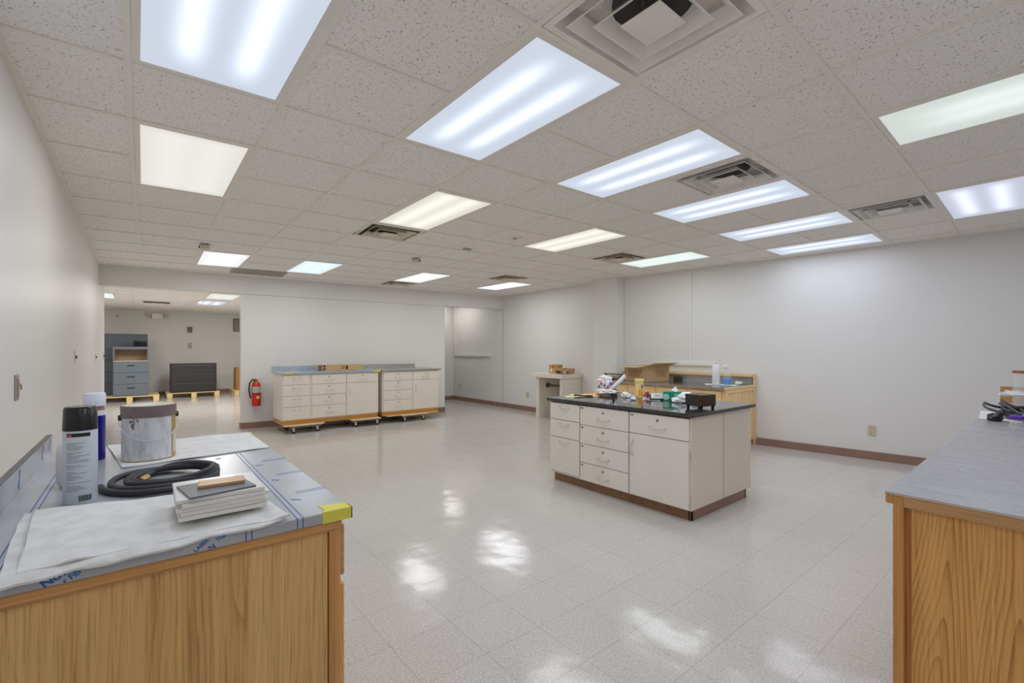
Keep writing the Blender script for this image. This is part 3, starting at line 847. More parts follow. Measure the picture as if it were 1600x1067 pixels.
outlet(6.6, 7.70, .372, 'beige wall outlet low on the alcove wall under the cream rail', 'x')
outlet(6.6, 4.98, .345, 'beige wall outlet low on the wall left of the white table', 'x')

# fire extinguisher on the far wall
t = thing('fire_extinguisher', 'red fire extinguisher hanging on the far wall beside the left doorway', 'fire extinguisher', (1.577, YF(1.577)-.09, .385))
b = MB(); b.lathe([(0, 0), (.064, 0), (.068, .01), (.068, .33), (.058, .375), (.03, .40), (.024, .42), (0, .42)], seg=32); b.build('cylinder', red_m, t, True)
b = MB(); b.patch((0, 0, 0), .0685, PI*1.15, PI*2.05, .225, .325); b.build('label_band', mat('label_grey', (196, 200, 204), rough=.4), t)
b = MB()
for k in range(6): b.patch((0, 0, 0), .069, PI*1.25, PI*1.75, .24+.013*k, .244+.013*k)
b.build('label_print', mat('label_ink', (120, 124, 128)), t)
b = MB(); b.cyl((0.012, -.0675, .145), (.012, -.0695, .145), .024, seg=20); b.build('round_sticker', mat('sticker_yellow', (226, 202, 120), rough=.5), t)
b = MB(); b.box(-.016, .016, -.016, .016, .42, .455, bev=.003); b.cyl((0, -.014, .437), (0, -.03, .437), .012, seg=14); b.build('valve', brass_m, t)
b = MB(); b.tube([(-.02, 0, .45), (.04, 0, .468), (.10, 0, .455)], .006, seg=8); b.tube([(-.01, 0, .46), (.05, 0, .492), (.105, 0, .49)], .006, seg=8); b.build('handle', chrome_m, t, True)
b = MB(); b.tube([(-.012, -.005, .44), (-.06, -.01, .445), (-.1, -.012, .38), (-.11, -.012, .28), (-.1, -.012, .2), (-.085, -.012, .135)], .011, seg=10); b.build('hose', black_m, t, True)
b = MB(); b.box(-.03, .03, .06, .09, .25, .44); b.build('bracket', steel_m, t)
b = MB(); b.patch((0, 0, 0), .0688, 0, 2*PI, .205, .215, th=.002); b.build('strap', dark_m, t)
# ------------------------------------------------------------------ casework helpers (front faces -y, x runs along the front)
def pull(x, y, z, w=.12, drop=.007, out=.03, upright=False):
    b = MB()
    pts = []
    for k in range(9):
        s_ = -1+2*k/8
        o = out*(1-abs(s_)**4)
        if upright: pts.append((x, y-o-.002, z+s_*w/2))
        else: pts.append((x+s_*w/2, y-o-.002, z-drop*(1-s_*s_)))
    b.tube(pts, .0055, seg=8)
    for s_ in (-1, 1):
        if upright: b.cyl((x, y+.001, z+s_*w/2), (x, y-.006, z+s_*w/2), .011, seg=12)
        else: b.cyl((x+s_*w/2, y+.001, z), (x+s_*w/2, y-.006, z), .011, seg=12)
    return b
def drawer(t, x0, x1, z0, z1, m, lock=True, holder=False, zp=None, y=0.0, name='drawer', pw=.12):
    b = MB(); b.box(x0, x1, y-.018, y+.001, z0, z1, bev=.003); d = b.build(name, m, t)
    zc = zp if zp is not None else z0+(z1-z0)*(.42 if lock else .78)
    pull((x0+x1)/2, y-.018, zc, pw).build('handle', chrome_m, d, True)
    if lock:
        b = MB(); b.cyl(((x0+x1)/2, y-.017, z0+(z1-z0)*.76), ((x0+x1)/2, y-.022, z0+(z1-z0)*.76), .011, seg=16)
        b.build('lock', steel_m, d)
    if holder:
        b = MB(); b.box(x0+.012, x0+.042, y-.0205, y-.0175, z1-.026, z1-.012, bev=.001); b.build('label_tab', brass_m, d)
    return d
def door(t, x0, x1, z0, z1, m, hx, hz, hinge_x=None, y=0.0):
    b = MB(); b.box(x0, x1, y-.018, y+.001, z0, z1, bev=.003); d = b.build('door', m, t)
    pull(hx, y-.018, hz, .12, upright=True).build('handle', chrome_m, d, True)
    if hinge_x is not None:
        for zz in (z0+.08, z1-.1):
            b = MB(); b.cyl((hinge_x, y-.016, zz-.035), (hinge_x, y-.016, zz+.035), .006, seg=10); b.build('hinge', chrome_m, d)
    return d

# ------------------------------------------------------------------ white island with black top
IS = thing('island_cabinet', 'white steel island cabinet with drawers and one door on a brown plinth', 'cabinet', (3.30, .838, 0), R(-90))
Wd, Dp = 1.53, 1.01
b = MB(); b.box(0, Wd, 0, Dp/2-.001, .092, .808, bev=.003); b.box(0, Wd, Dp/2+.001, Dp, .092, .808, bev=.003); b.build('body', cream_m, IS)
b = MB(); b.box(.0, Wd-.03, .055, .075, 0, .092); b.build('toe_kick', kick_m, IS)
b = MB(); b.box(.0, .02, .075, Dp-.03, 0, .092); b.box(Wd-.06, Wd-.03, .055, Dp-.03, 0, .092); b.box(.0, Wd-.03, Dp-.05, Dp-.03, 0, .092); b.build('end_kick', kick2_m, IS)
b = MB(); b.box(Wd-.001, Wd+.001, Dp/2-.004, Dp/2+.004, .092, .808); b.build('seam', mat('seam_tan', (170, 158, 142)), IS)
b = MB()
b.box(.404, .412, -.0015, .001, .1, .80); b.box(.966, .974, -.0015, .001, .1, .80); b.box(.006, 1.52, -.001, .001, .796, .803); b.build('gap', gap_m, IS)
for z0, z1 in ((.634, .794), (.459, .627), (.116, .452)): drawer(IS, .008, .402, z0, z1, cream_m, lock=False, zp=z1-.035)
for z0, z1 in ((.620, .794), (.444, .614), (.268, .438), (.100, .262)): drawer(IS, .414, .964, z0, z1, cream_m, holder=True)
drawer(IS, .976, 1.518, .624, .794, cream_m, holder=True, pw=.14)
door(IS, .976, 1.518, .100, .617, cream_m, 1.005, .50, 1.524)
b = MB(); b.box(-.03, Wd+.03, -.032, Dp+.03, .808, .838, bev=.004)
tag(b.build('worktop', blackstone_m, loc=(3.30, .838, 0), rz=R(-90)), 'glossy black stone worktop on the white island cabinet', 'worktop')
ZI = .838

# ------------------------------------------------------------------ two white cabinets on dollies by the far wall
def far_cab(x0, x1, cols, label, side):
    w = x1-x0
    t = thing('drawer_cabinet', label, 'cabinet', (x0, 5.33, 0))
    b = MB(); b.box(0, w, 0, .60, .20, .932, bev=.003); b.build('body', cream2_m, t)
    b = MB(); b.box(.005, w-.01, .012, .58, .128, .20); b.build('plinth', ply_m, t)
    for kind, a, c in cols:
        a -= x0; c -= x0
        if kind in ('d4', 'd4lock'):
            zs = ((.765, .915), (.59, .758), (.415, .583), (.215, .408))
            for z0, z1 in zs: drawer(t, a, c, z0, z1, cream2_m, lock=kind == 'd4lock', zp=None if kind == 'd4lock' else z1-.035, pw=.11)
        else:
            drawer(t, a, c, .765, .915, cream2_m, pw=.12)
            door(t, a, c, .215, .758, cream2_m, a+.045, .62)
    return t
far_cab(1.787, 3.365, [('d4', 1.80, 2.20), ('d4lock', 2.235, 2.785), ('dd', 2.80, 3.355)], 'wide white cabinet on dollies with a film-covered blue-grey top, left of the pair', 0)
far_cab(3.44, 4.59, [('d4lock', 3.46, 4.02), ('dd', 4.04, 4.575)], 'shorter white cabinet on a dolly with a bare steel top, right of the pair', 1)
def far_top(x0, x1, xs, m, label, tapes):
    t = thing('worktop', label, 'worktop', (x0, 5.33, .932))
    w = x1-x0
    b = MB(); b.box(0, w, -.03, .625, 0, .033, bev=.003); b.build('slab', m, t)
    b = MB(); b.box(0, xs-x0, .607, .625, .033, .118, bev=.002); b.build('backsplash', m, t)
    for xa_, xb_, ya_, yb_ in tapes:
        b = MB(); b.box(xa_, xb_, ya_, yb_, .030, .0345); b.box(xa_, xb_, ya_-.002, ya_+.001, .0005 if xb_ > w-.02 else .010, .0345); b.build('yellow_tape', yellow_m, t)
    return t
film2_m = mat('film_blue_far', (172, 180, 192), rough=.3, metal=.2, var=.08, vscale=5)
t = far_top(1.765, 3.395, 3.28, film2_m, 'blue film-covered steel worktop with yellow tape on its corners', [(.05, .19, -.031, .02), (1.52, 1.631, -.031, .03)])
b = MB()
for k in range(6): b.box(.15+.25*k, .19+.25*k, -.0305, .58, .0332, .0336)
for k in range(4): b.box(.2+.36*k, .32+.36*k, .6065, .6075, .07, .075)
b.build('film_print', bluepale_m, t)
far_top(3.425, 4.64, 4.40, steelx_m, 'bare brushed-steel worktop on the right one of the paired white cabinets', [])
b = MB(); b.box(3.29, 3.43, 5.937, 5.953, .966, 1.045)
tag(b.build('splash_strip', steelx_m), 'short steel strip bridging the two back-splashes by the far wall', 'metal strip')

def dolly(cx, w, label, wood=0.0):
    t = thing('dolly', label, 'dolly', (cx, 5.50, 0), 0, 'furniture dollies under the white cabinets')
    b = MB(); b.box(-w/2, w/2, -.28, .28, .113, .127, bev=.002)
    b.build('deck', mat('dolly_ply', (216, 190, 146), rough=.6), t)
    b = MB(); b.box(-w/2+.01, w/2-.01, -.255, -.21, .088, .113); b.box(-w/2+.01, w/2-.01, .21, .255, .088, .113); b.box(-w/2+.01, -w/2+.05, -.25, .25, .09, .113); b.box(w/2-.05, w/2-.01, -.25, .25, .09, .113); b.build('frame', mat('dolly_steel', (112, 114, 120), rough=.5), t)
    for sx in (-1, 1):
        for sy in (-1, 1):
            x, y = sx*(w/2-.07), sy*.225
            b = MB(); b.box(x-.03, x+.03, y-.03, y+.03, .084, .09)
            for s_ in (-1, 1): b.box(x-.012, x+.018, y+s_*.019-.003, y+s_*.019+.003, .03, .086)
            c = b.build('caster', chrome_m, t)
            b = MB(); b.cyl((x+.008, y-.015, .036), (x+.008, y+.015, .036), .036, seg=20, bev=.004); b.build('wheel', dark_m, c, True)
dolly(2.12, .50, 'grey furniture dolly under the left end of the wide white cabinet')
dolly(3.12, .52, 'grey furniture dolly under the right end of the wide white cabinet')
dolly(4.03, .52, 'grey furniture dolly under the shorter white cabinet')
b = MB(); b.box(1.80, 2.42, 5.21, 5.80, .1272, .1278)
tag(b.build('packing_board', mat('packing_board', (222, 200, 160), rough=.7)), 'thin pale board lying between a dolly and the wide white cabinet', 'board')
b = MB(); b.box(3.50, 4.57, 5.24, 5.8, .1272, .1278)
tag(b.build('packing_board', mat('packing_board', (222, 200, 160))), 'long thin pale board between a dolly and the shorter white cabinet', 'board')
# long carton on the blue-topped cabinet
t = thing('long_carton', 'long narrow cardboard carton lying on the blue film-covered worktop', 'box', (2.80, 5.62, .966), .02)
b = MB(); b.box(-.345, .345, -.11, .11, 0, .105, bev=.003); b.build('body', cardtan_m, t)
b = MB(); b.box(-.47, -.345, -.10, .12, .098, .103); b.build('flap', cardtan_m, t)
b = MB()
for z in (.03, .078): b.box(-.335, -.295, -.1112, -.1095, z-.014, z+.014)
b.box(.05, .085, -.1112, -.1095, .02, .085)
b.build('black_mark', blackink_m, t)
b = MB()
for k in range(3):
    for j in range(3): b.box(-.03+.022*j, -.014+.022*j, -.1112, -.1095, .025+.022*k, .038+.022*k)
b.build('printed_symbols', ink_m, t)

# ------------------------------------------------------------------ white balance table by the right wall
t = thing('balance_table', 'heavy white slab table on two panel legs against the right wall', 'table', (6.365, 3.79, 0))
wt_m = mat('table_white', (228, 222, 208), rough=.35)
b = MB(); b.box(-.345, .225, -.41, .42, .795, .873, bev=.004); b.build('slab', wt_m, t)
b = MB(); b.box(-.29, .225, .255, .34, 0, .795, bev=.003); b.build('leg_panel', wt_m, t)
b = MB(); b.box(-.29, .225, -.375, -.315, 0, .795, bev=.003); lp = b.build('leg_panel', wt_m, t)
b = MB()
for dx, dz in ((-.03, .03), (.03, .03), (-.03, -.03), (.03, -.03)): b.cyl((.0+dx*1.2, -.378, .64+dz*1.2), (.0+dx*1.2, -.374, .64+dz*1.2), .007, seg=10)
b.build('bolt_holes', mat('bolt_grey', (150, 146, 138), rough=.4), lp)
b = MB(); b.cyl((-.06, -.315, .63), (-.06, .255, .63), .021, seg=18); pp = b.build('pipe', mat('iron_pipe', (104, 92, 76), rough=.45, metal=.5), t, True)
b = MB(); b.cyl((-.06, .254, .63), (-.06, .231, .63), .048, seg=20); b.cyl((-.06, .231, .63), (-.06, .205, .63), .03, seg=16)
b.build('flange', mat('iron_pipe', (104, 92, 76)), pp, True)
b = MB()
ZT2 = .873
t = thing('carton', 'closed tall brown carton on the white slab table', 'box', (6.33, 3.84, ZT2), R(18))
b = MB(); b.box(-.11, .11, -.09, .09, 0, .165, bev=.002); b.build('body', card_m, t)
b = MB(); b.box(-.112, -.1095, .02, .06, .03, .09); b.build('label_sticker', paper_m, t)
b = MB(); b.box(-.1105, .1105, -.018, .018, .1, .1662); b.build('tape', mat('parcel_tape', (150, 116, 70)), t)
t = thing('carton', 'low opened brown carton with packing inside on the white slab table', 'box', (6.30, 3.555, ZT2), R(24))
b = MB(); w, d, h = .165, .13, .095
b.box(-w, w, -d, d, 0, .004); b.box(-w, -w+.004, -d, d, .06, h); b.box(-w, -w+.004, -d, d, 0, .014); b.box(w-.004, w, -d, d, 0, h); b.box(-w, w, -d, -d+.004, 0, h); b.box(-w, w, d-.004, d, 0, h)
b.box(-w, w, -d, -.03, h-.004, h); b.box(-w, w, .03, d, h-.002, h+.002, mtx=Matrix.Rotation(R(4), 4, 'X'))
b.build('body', card_m, t)
b = MB(); b.crumple((-.04, 0, .006), (.19, .16, .075), 3); b.build('packing', paper_m, t, True)
b = MB(); b.box(-w-.055, -w, -d+.02, d-.02, .004, .007); b.build('flap', card_m, t)

# ------------------------------------------------------------------ oak bench along the right wall, behind the island
t = thing('wood_bench', 'pale oak bench with steel top and raised back ledge along the right wall', 'bench', (5.87, .30, 0))
def bw(y): return XR(y+.30)-.012-5.87        # depth to the wall at a given distance along the bench
L = 2.04
b = MB(); b.prism([(.03, .0), (bw(0), .0), (bw(L), L), (.03, L)], .08, .800); b.build('carcass', pale_oak, t)
b = MB(); b.prism([(.10, .02), (bw(0), .02), (bw(L), L), (.10, L)], 0, .08); b.build('plinth', pale_oak_y, t)
b = MB(); b.box(.0, .06, -.012, .0, 0, .80, bev=.002); b.box(bw(0)-.06, bw(0), -.012, 0, 0, .80, bev=.002); b.box(.06, bw(0)-.06, -.012, 0, .76, .80, bev=.002); b.build('end_frame', pale_oak, t)
for k in range(4):
    y0_, y1_ = .06+k*.49, .06+k*.49+.43
    b = MB(); b.box(.012, .03, y0_, y1_, .655, .785, bev=.004); d = b.build('drawer', pale_oak_y, t)
    b = MB(); b.box(.006, .014, y0_+.04, y1_-.04, .69, .75, bev=.003); b.build('raised_field', pale_oak_y, d)
    b = MB(); b.box(.012, .03, y0_, y1_, .10, .64, bev=.004); b.build('door', pale_oak, t)
t2 = thing('worktop', 'shiny steel worktop with an oak end edge on the pale oak bench', 'worktop', (5.87, .30, 0))
b = MB(); b.prism([(-.02, .0), (bw(0)-.002, .0), (bw(L)-.002, L), (-.02, L)], .803, .837, bev=.002); b.build('slab', mat('bench_steel', (168, 162, 152), rough=.16, metal=.75), t2)
b = MB(); b.box(-.02, bw(0)-.002, -.014, -.0005, .803, .838, bev=.002); b.build('oak_edge', m_wood('pale_oak_edge', (244, 212, 160), (236, 200, 144), (214, 174, 116), 'X', 1.0, grain=.25), t2)
t2 = thing('back_ledge', 'raised oak-capped ledge along the back of the pale oak bench', 'ledge', (5.87, .30, .8375))
b = MB(); b.prism([(bw(0)-.09, 0), (bw(0), 0), (bw(L), L), (bw(L)-.05, L)], .1075, .1475, bev=.003); b.build('cap', pale_oak_y, t2)
b = MB(); b.box(bw(0)-.06, bw(0), -.014, 0, .001, .1475, bev=.002); b.build('end_post', pale_oak, t2)
b = MB(); b.prism([(bw(0)-.03, .03), (bw(0), .03), (bw(L), L), (bw(L)-.03, L)], 0, .1075); b.build('backsplash', mat('bench_splash', (176, 176, 174), rough=.25, metal=.3), t2)
ZW = .838
# big open carton
t = thing('carton', 'big open cardboard carton with spread flaps on the oak bench', 'box', (6.21, 1.70, ZW), R(-13))
# local: corner-facing box, w along x, d along y
w, d, h = .232, .235, .238
wo = MB()
wo.box(-w, w, -d, d, 0, .005); wo.box(-w, -w+.005, -d, d, 0, h); wo.box(w-.005, w, -d, d, 0, h); wo.box(-w, w, -d, -d+.005, 0, h); wo.box(-w, w, d-.005, d, 0, h)
wo.build('body', cardtan_m, t)
def flap(x0, x1, y0, y1, piv, axis, ang):
    b = MB(); b.box(x0, x1, y0, y1, -.002, .002, mtx=Matrix.Translation(piv) @ Matrix.Rotation(ang, 4, axis)); b.build('flap', mat('flap_tan', (206, 178, 138), rough=.85), t)
flap(-.21, 0, -d, d, (-w, 0, h), 'Y', R(-4))
flap(-.12, 0, -d+.01, d-.01, (w-.006, 0, h-.004), 'Y', R(-70))
flap(-w, w, -.19, 0, (0, -d, h), 'X', R(-16))
flap(-w, w, 0, .17, (0, d+.003, h), 'X', R(-84))
b = MB(); rr = random.Random(4)
for row in range(4):
    y = .085
    z = .155-.026*row
    yy = -.14+.02*row
    while yy < .16:
        l = rr.uniform(.02, .05); b.box(-w-.0012, -w+.001, yy, min(yy+l, .165), z, z+.011); yy += l+.010
    xx = -.05+.012*row
    while xx < .16:
        l = rr.uniform(.02, .045); b.box(xx, min(xx+l, .165), -d-.0012, -d+.001, z+.006, z+.017); xx += l+.009
b.build('printed_lines', ink_m, t)
b = MB(); b.box(6.44, 6.56, 1.30, 1.38, ZW, ZW+.075, bev=.004)
tag(b.build('dark_box', mat('dark_brown', (62, 48, 38), rough=.5)), 'small dark brown box beside the big carton on the oak bench', 'box')
# paper towel roll and spray bottle
t = thing('paper_towel_roll', 'upright white paper towel roll on the oak bench', 'paper towel', (6.23, .60, ZW+.008))
b = MB(); b.lathe([(.018, .0), (.048, 0), (.05, .003), (.05, .275), (.048, .278), (.018, .278), (.018, 0)], seg=32); b.build('roll', paper_m, t, True)
b = MB(); b.lathe([(.0165, .001), (.0178, .001), (.0178, .279), (.0165, .279), (.0165, .001)], seg=20); b.build('core', card_m, t, True)
t = thing('spray_bottle', 'clear trigger spray bottle half full of blue cleaner on the oak bench', 'spray bottle', (6.28, .47, ZW+.008), R(160))
b = MB(); b.lathe([(0, .008), (.052, .008), (.054, .02), (.054, .10), (.05, .12), (.03, .165), (.017, .19), (.016, .20), (0, .20)], seg=28); b.build('bottle', m_plastic_film('clear_bottle', (.86, .9, .95), .13), t, True)
b = MB(); b.lathe([(0, .0095), (.0505, .0095), (.0525, .02), (.0525, .088), (0, .089)], seg=28); b.build('blue_liquid', mat('blue_cleaner', (8, 132, 226), rough=.1), t, True)
b = MB(); b.lathe([(0, 0), (.05, 0), (.054, .008), (.0, .0085)], seg=28); b.build('base', m_plastic_film('clear_base', (.8, .86, .95), .7), t, True)
b = MB(); b.cyl((0, 0, .198), (0, 0, .222), .019, seg=18); b.box(-.042, .058, -.018, .018, .226, .272, bev=.010); b.cyl((.05, 0, .25), (.078, 0, .25), .011, seg=12); b.tube([(.028, 0, .232), (.050, 0, .205), (.044, 0, .178)], .008, seg=8); b.build('trigger_head', white_m, t, True)
# white cloth below them
b = MB(); b.sheet((6.13, .70, ZW), (6.36, .84, ZW), (6.50, .38, ZW), (6.20, .33, ZW), .003, 22, 22, lambda u, v, p: (0, 0, .0005+.003*abs(noise.noise(Vector((u*4, v*5, .3))))))
b.crumple((6.47, .40, ZW+.008), (.14, .1, .05), 5)
tag(b.build('cleaning_cloth', cloth_m, smooth=True), 'rumpled white cloth under the spray bottle and paper towel roll', 'cloth')
# tap set lying on the bench
t = thing('faucet_parts', 'loose dark metal tap parts piled at the far left of the oak bench', 'faucet parts', (6.14, 2.12, ZW))
fm = mat('tarnished_metal', (96, 88, 80), rough=.35, metal=.8)
b = MB(); b.tube([(-.12, .12, .015), (-.02, .02, .03), (.05, -.1, .02)], .012, seg=10); b.build('pipe', fm, t, True)
b = MB(); b.tube([(-.2, .2, .09), (-.1, .1, .095), (-.02, 0, .085), (.04, -.12, .08)], .010, seg=10); b.cyl((-.21, .21, .088), (-.17, .17, .09), .02, seg=14); b.cyl((.03, -.1, .08), (.05, -.14, .078), .018, seg=14); b.build('spout', fm, t, True)
b = MB(); b.box(-.1, .02, -.02, .16, 0, .07, bev=.01); b.build('valve_block', mat('valve_grey', (168, 160, 148), rough=.35, metal=.6), t)
b = MB(); b.tube([(-.26, .1, .01), (-.2, .05, .03), (-.12, -.06, .012)], .009, seg=8); b.build('hose', fm, t, True)

# ------------------------------------------------------------------ things on the island
def px(o, label, cat, group=None): return tag(o, label, cat, group)
# bag stuffed in a clear tub
t = thing('plastic_bag', 'white printed plastic bag stuffed into a clear tub on the island', 'bag', (4.10, .80, ZI))
b = MB(); b.lathe([(0, .002), (.066, .002), (.072, .01), (.082, .125), (.080, .125), (.069, .012), (0, .006)], seg=28); b.build('tub', m_plastic_film('clear_tub', (.9, .92, .95), .35), t, True)
b = MB(); b.crumple((0, 0, .012), (.158, .158, .165), 11, rough=.2, sub=4, flat=False); b.crumple((.0, 0, .105), (.135, .12, .085), 14, rough=.75, sub=4, flat=False); bag = b.build('bag', white_m, t, True)
pr_cols = ((60, 150, 130), (210, 70, 80), (90, 110, 170), (200, 90, 90), (70, 90, 160), (190, 80, 110))
for k, c in enumerate(pr_cols):
    a = PI*(.93+.14*k); r_ = .0845
    b = MB(); b.crumple((r_*math.cos(a), r_*math.sin(a), .06+.018*((k*2) % 3)), (.018, .026, .042), 20+k, rough=.3, sub=2); b.build('print_patch', mat('bag_print_%s' % 'abcdef'[k], c, rough=.5), bag, True)
b = MB(); b.lathe([(0, 0), (.035, 0), (.036, .1), (.033, .11), (0, .11)], seg=20)
o = b.build('paint_tin', mat('tin_rose', (186, 120, 112), rough=.4), loc=(4.24, .80, ZI), smooth=True); tag(o, 'small reddish tin just right of the stuffed white bag', 'tin')
# papers
def sheet_thing(name, pts, z, m, label, cat):
    b = MB(); b.prism(pts, z, z+.0015); return tag(b.build(name, m), label, cat)
sheet_thing('folder', [(3.50, .855), (3.42, .73), (3.80, .62), (3.90, .76)], ZI+.0002, mat('manila', (228, 214, 168), rough=.8), 'pale manila folder at the left end of the island', 'folder')
sheet_thing('folder', [(3.62, .86), (3.50, .78), (3.84, .70), (3.94, .83)], ZI+.0022, mat('yellow_folder', (236, 222, 120), rough=.8), 'yellow folder between a manila one and an orange one on the island', 'folder')
sheet_thing('folder', [(3.86, .865), (3.80, .80), (4.02, .70), (4.05, .84)], ZI+.0045, mat('orange_folder', (232, 150, 112), rough=.8), 'orange folder beside the stuffed white bag on the island', 'folder')
def pen(p0, p1, label, m, tip):
    t = thing('marker_pen', label, 'pen', (0, 0, 0))
    p0, p1 = Vector(p0), Vector(p1); d = p1-p0
    b = MB(); b.cyl(p0, p0+d*.62, .0075, seg=12, bev=.001); b.build('barrel', m, t, True)
    b = MB(); b.cyl(p0+d*.62, p1, .0085, .0075, seg=12, bev=.001); b.build('cap', tip, t, True)
pen((3.60, .70, ZI+.013), (3.54, .80, ZI+.013), 'black marker with a white end, the left of two by the folders', black_m, paper_m)
pen((3.69, .62, ZI+.009), (3.60, .72, ZI+.009), 'black marker nearer the island edge, the right of two by the folders', black_m, mat('cap_maroon', (70, 40, 46), rough=.4))
# white caulk tube leaning on a black block
t = thing('caulk_tube', 'long white tube slanting up out of a black holder on the island', 'tube', (4.06, .66, ZI))
b = MB(); b.box(-.045, .045, -.035, .035, 0, .028, bev=.004); b.box(-.045, .045, -.035, -.02, .028, .05, bev=.003); b.build('holder', black_m, t)
b = MB(); b.cyl((-.02, .025, .032), (.085, -.105, .205), .021, seg=24, bev=.003); b.build('tube', white_m, t, True)
b = MB(); b.cyl((.083, -.1025, .2018), (.088, -.1085, .21), .0225, seg=24, bev=.002); b.build('end_cap', mat('end_cap_white', (214, 214, 208)), t, True)
b = MB(); b.crumple((0, 0, 0), (.12, .19, .055), 31, rough=.5); b.crumple((.01, .09, .02), (.06, .11, .035), 32, rough=.4)
o = b.build('work_glove', cloth_m, loc=(3.87, .56, ZI+.022), rz=R(20), smooth=True); tag(o, 'crumpled white glove lying over a brown lump on the island', 'glove')
b = MB(); b.crumple((0, 0, 0), (.09, .14, .021), 35, rough=.4)
o = b.build('clay_lump', mat('brown_lump', (96, 82, 44), rough=.7), loc=(3.80, .545, ZI), smooth=True); tag(o, 'brown lump under the white glove on the island', 'lump')
b = MB(); b.cyl((0, 0, 0), (0, 0, .016), .011, seg=16, bev=.002); b.cyl((0, 0, .016), (0, 0, .026), .006, seg=12)
tag(b.build('bottle_cap', black_m, loc=(3.515, .215, ZI), smooth=True), 'tiny black cap near the front edge of the island', 'cap')
b = MB(); b.crumple((0, 0, 0), (.085, .09, .06), 41, rough=.6)
tag(b.build('crumpled_tissue', paper_m, loc=(3.90, .36, ZI), smooth=True), 'larger crumpled white tissue left of the yellow wipes tub', 'tissue')
b = MB(); b.crumple((0, 0, 0), (.06, .055, .035), 43, rough=.6)
tag(b.build('crumpled_tissue', paper_m, loc=(3.74, .155, ZI), smooth=True), 'smaller crumpled white tissue in front of the yellow wipes tub', 'tissue')
b = MB(); b.sheet((4.28, .54, ZI), (4.02, .22, ZI), (3.90, .30, ZI), (4.14, .62, ZI), .001, 26, 14, lambda u, v, p: (0, 0, .001+.010*abs(noise.noise(Vector((u*6, v*4, 2.2))))))
tag(b.build('plastic_wrap', m_plastic_film('wrap_film', (.9, .92, .96), .4), smooth=True), 'flat crinkled clear plastic wrap behind the tissues on the island', 'plastic wrap')
b = MB(); b.sheet((4.12, .12, ZI), (3.86, -.06, ZI), (3.80, .10, ZI), (4.06, .27, ZI), .001, 20, 12, lambda u, v, p: (0, 0, .001+.006*abs(noise.noise(Vector((u*6, v*4, 5.2))))))
tag(b.build('plastic_sheet', m_plastic_film('wrap_sheet', (.88, .9, .95), .38), smooth=True), 'clear plastic sheet between the wipes tub and the small black card stand', 'plastic sheet')
t = thing('wipes_tub', 'tall yellow wipes tub with a pale yellow cap on the island', 'wipes tub', (4.06, .315, ZI+.004))
b = MB(); b.lathe([(0, 0), (.040, 0), (.042, .004), (.042, .145), (.040, .148), (0, .148)], seg=32); b.build('body', mat('tub_yellow', (238, 204, 92), rough=.4), t, True)
b = MB(); b.lathe([(0, .148), (.045, .148), (.046, .152), (.046, .176), (.043, .179), (0, .179)], seg=32); b.build('cap', mat('cap_pale_yellow', (238, 226, 158), rough=.4), t, True)
b = MB(); b.patch((0, 0, 0), .0421, PI*1.05, PI*1.62, .006, .07); b.build('orange_label', mat('label_orange', (238, 160, 60), rough=.45), t)
b = MB(); b.patch((0, 0, 0), .0424, PI*1.34, PI*1.52, .085, .125); b.build('violet_emblem', mat('label_violet', (136, 96, 170), rough=.45), t)
b = MB(); b.patch((0, 0, 0), .0422, PI*1.56, PI*1.7, .02, .13); b.patch((0, 0, 0), .0422, PI*1.0, PI*1.08, .02, .13); b.build('white_panel', paper_m, t)
b = MB(); b.box(-.012, .012, -.02, .02, 0, .05, bev=.004)
o = b.build('eraser', mat('red_plastic', (186, 58, 64), rough=.5), loc=(4.085, .225, ZI+.006)); o.rotation_euler = (R(-18), 0, R(20)); tag(o, 'small red object leaning by the right side of the wipes tub', 'object')
b = MB(); b.cyl((0, 0, 0), (0, 0, .045), .006, seg=12); b.cyl((0, 0, 0), (0, 0, .004), .012, seg=12)
tag(b.build('bolt', dark_m, loc=(3.99, .165, ZI+.004), smooth=True), 'short dark upright bolt between the wipes tub and the card stand', 'bolt')
t = thing('card_stand', 'small black stand holding a white card left of the green tissue box', 'card stand', (3.935, .022, ZI), R(-52))
b = MB(); b.box(-.07, .07, -.03, .035, 0, .016, bev=.003); b.box(-.07, .07, .015, .035, .014, .05, bev=.003); b.build('stand', black_m, t)
b = MB(); b.box(-.058, .058, -.002, .002, 0, .052, mtx=Matrix.Translation((0, -.006, .014)) @ Matrix.Rotation(R(-22), 4, 'X')); cd = b.build('card', paper_m, t)
b = MB()
for k, (xa_, xb_) in enumerate(((-.03, .03), (-.02, .02))): b.box(xa_, xb_, -.0026, -.0018, .020+.012*k, .024+.012*k, mtx=Matrix.Translation((0, -.006, .014)) @ Matrix.Rotation(R(-22), 4, 'X'))
b.build('card_text', ink_m, cd)
t = thing('tissue_box', 'green tissue box with a white tissue sticking out on the island', 'tissue box', (4.03, -.105, ZI), R(-62))
b = MB(); b.box(-.1, .09, -.055, .055, 0, .085, bev=.002); b.build('box', mat('box_green', (0, 142, 106), rough=.5), t)
b = MB(); b.cyl((0, 0, .0855), (.012, .004, .132), .034, .004, seg=7); b.cyl((.02, 0, .0855), (.035, -.004, .108), .02, .004, seg=6); b.build('tissue', paper_m, t)
b = MB(); b.cyl((-.072, -.0552, .036), (-.072, -.0562, .036), .030, seg=20); b.crumple((-.086, -.057, .02), (.03, .002, .03), 53); b.build('pale_emblem', mat('emblem_pale', (176, 214, 196), rough=.5), t)
b = MB()
for k in range(2): b.box(.0, .078-.02*k, -.0562, -.0548, .055-.018*k, .066-.018*k)
b.build('white_lettering_bars', mat('lettering_pale', (150, 204, 184), rough=.5), t)
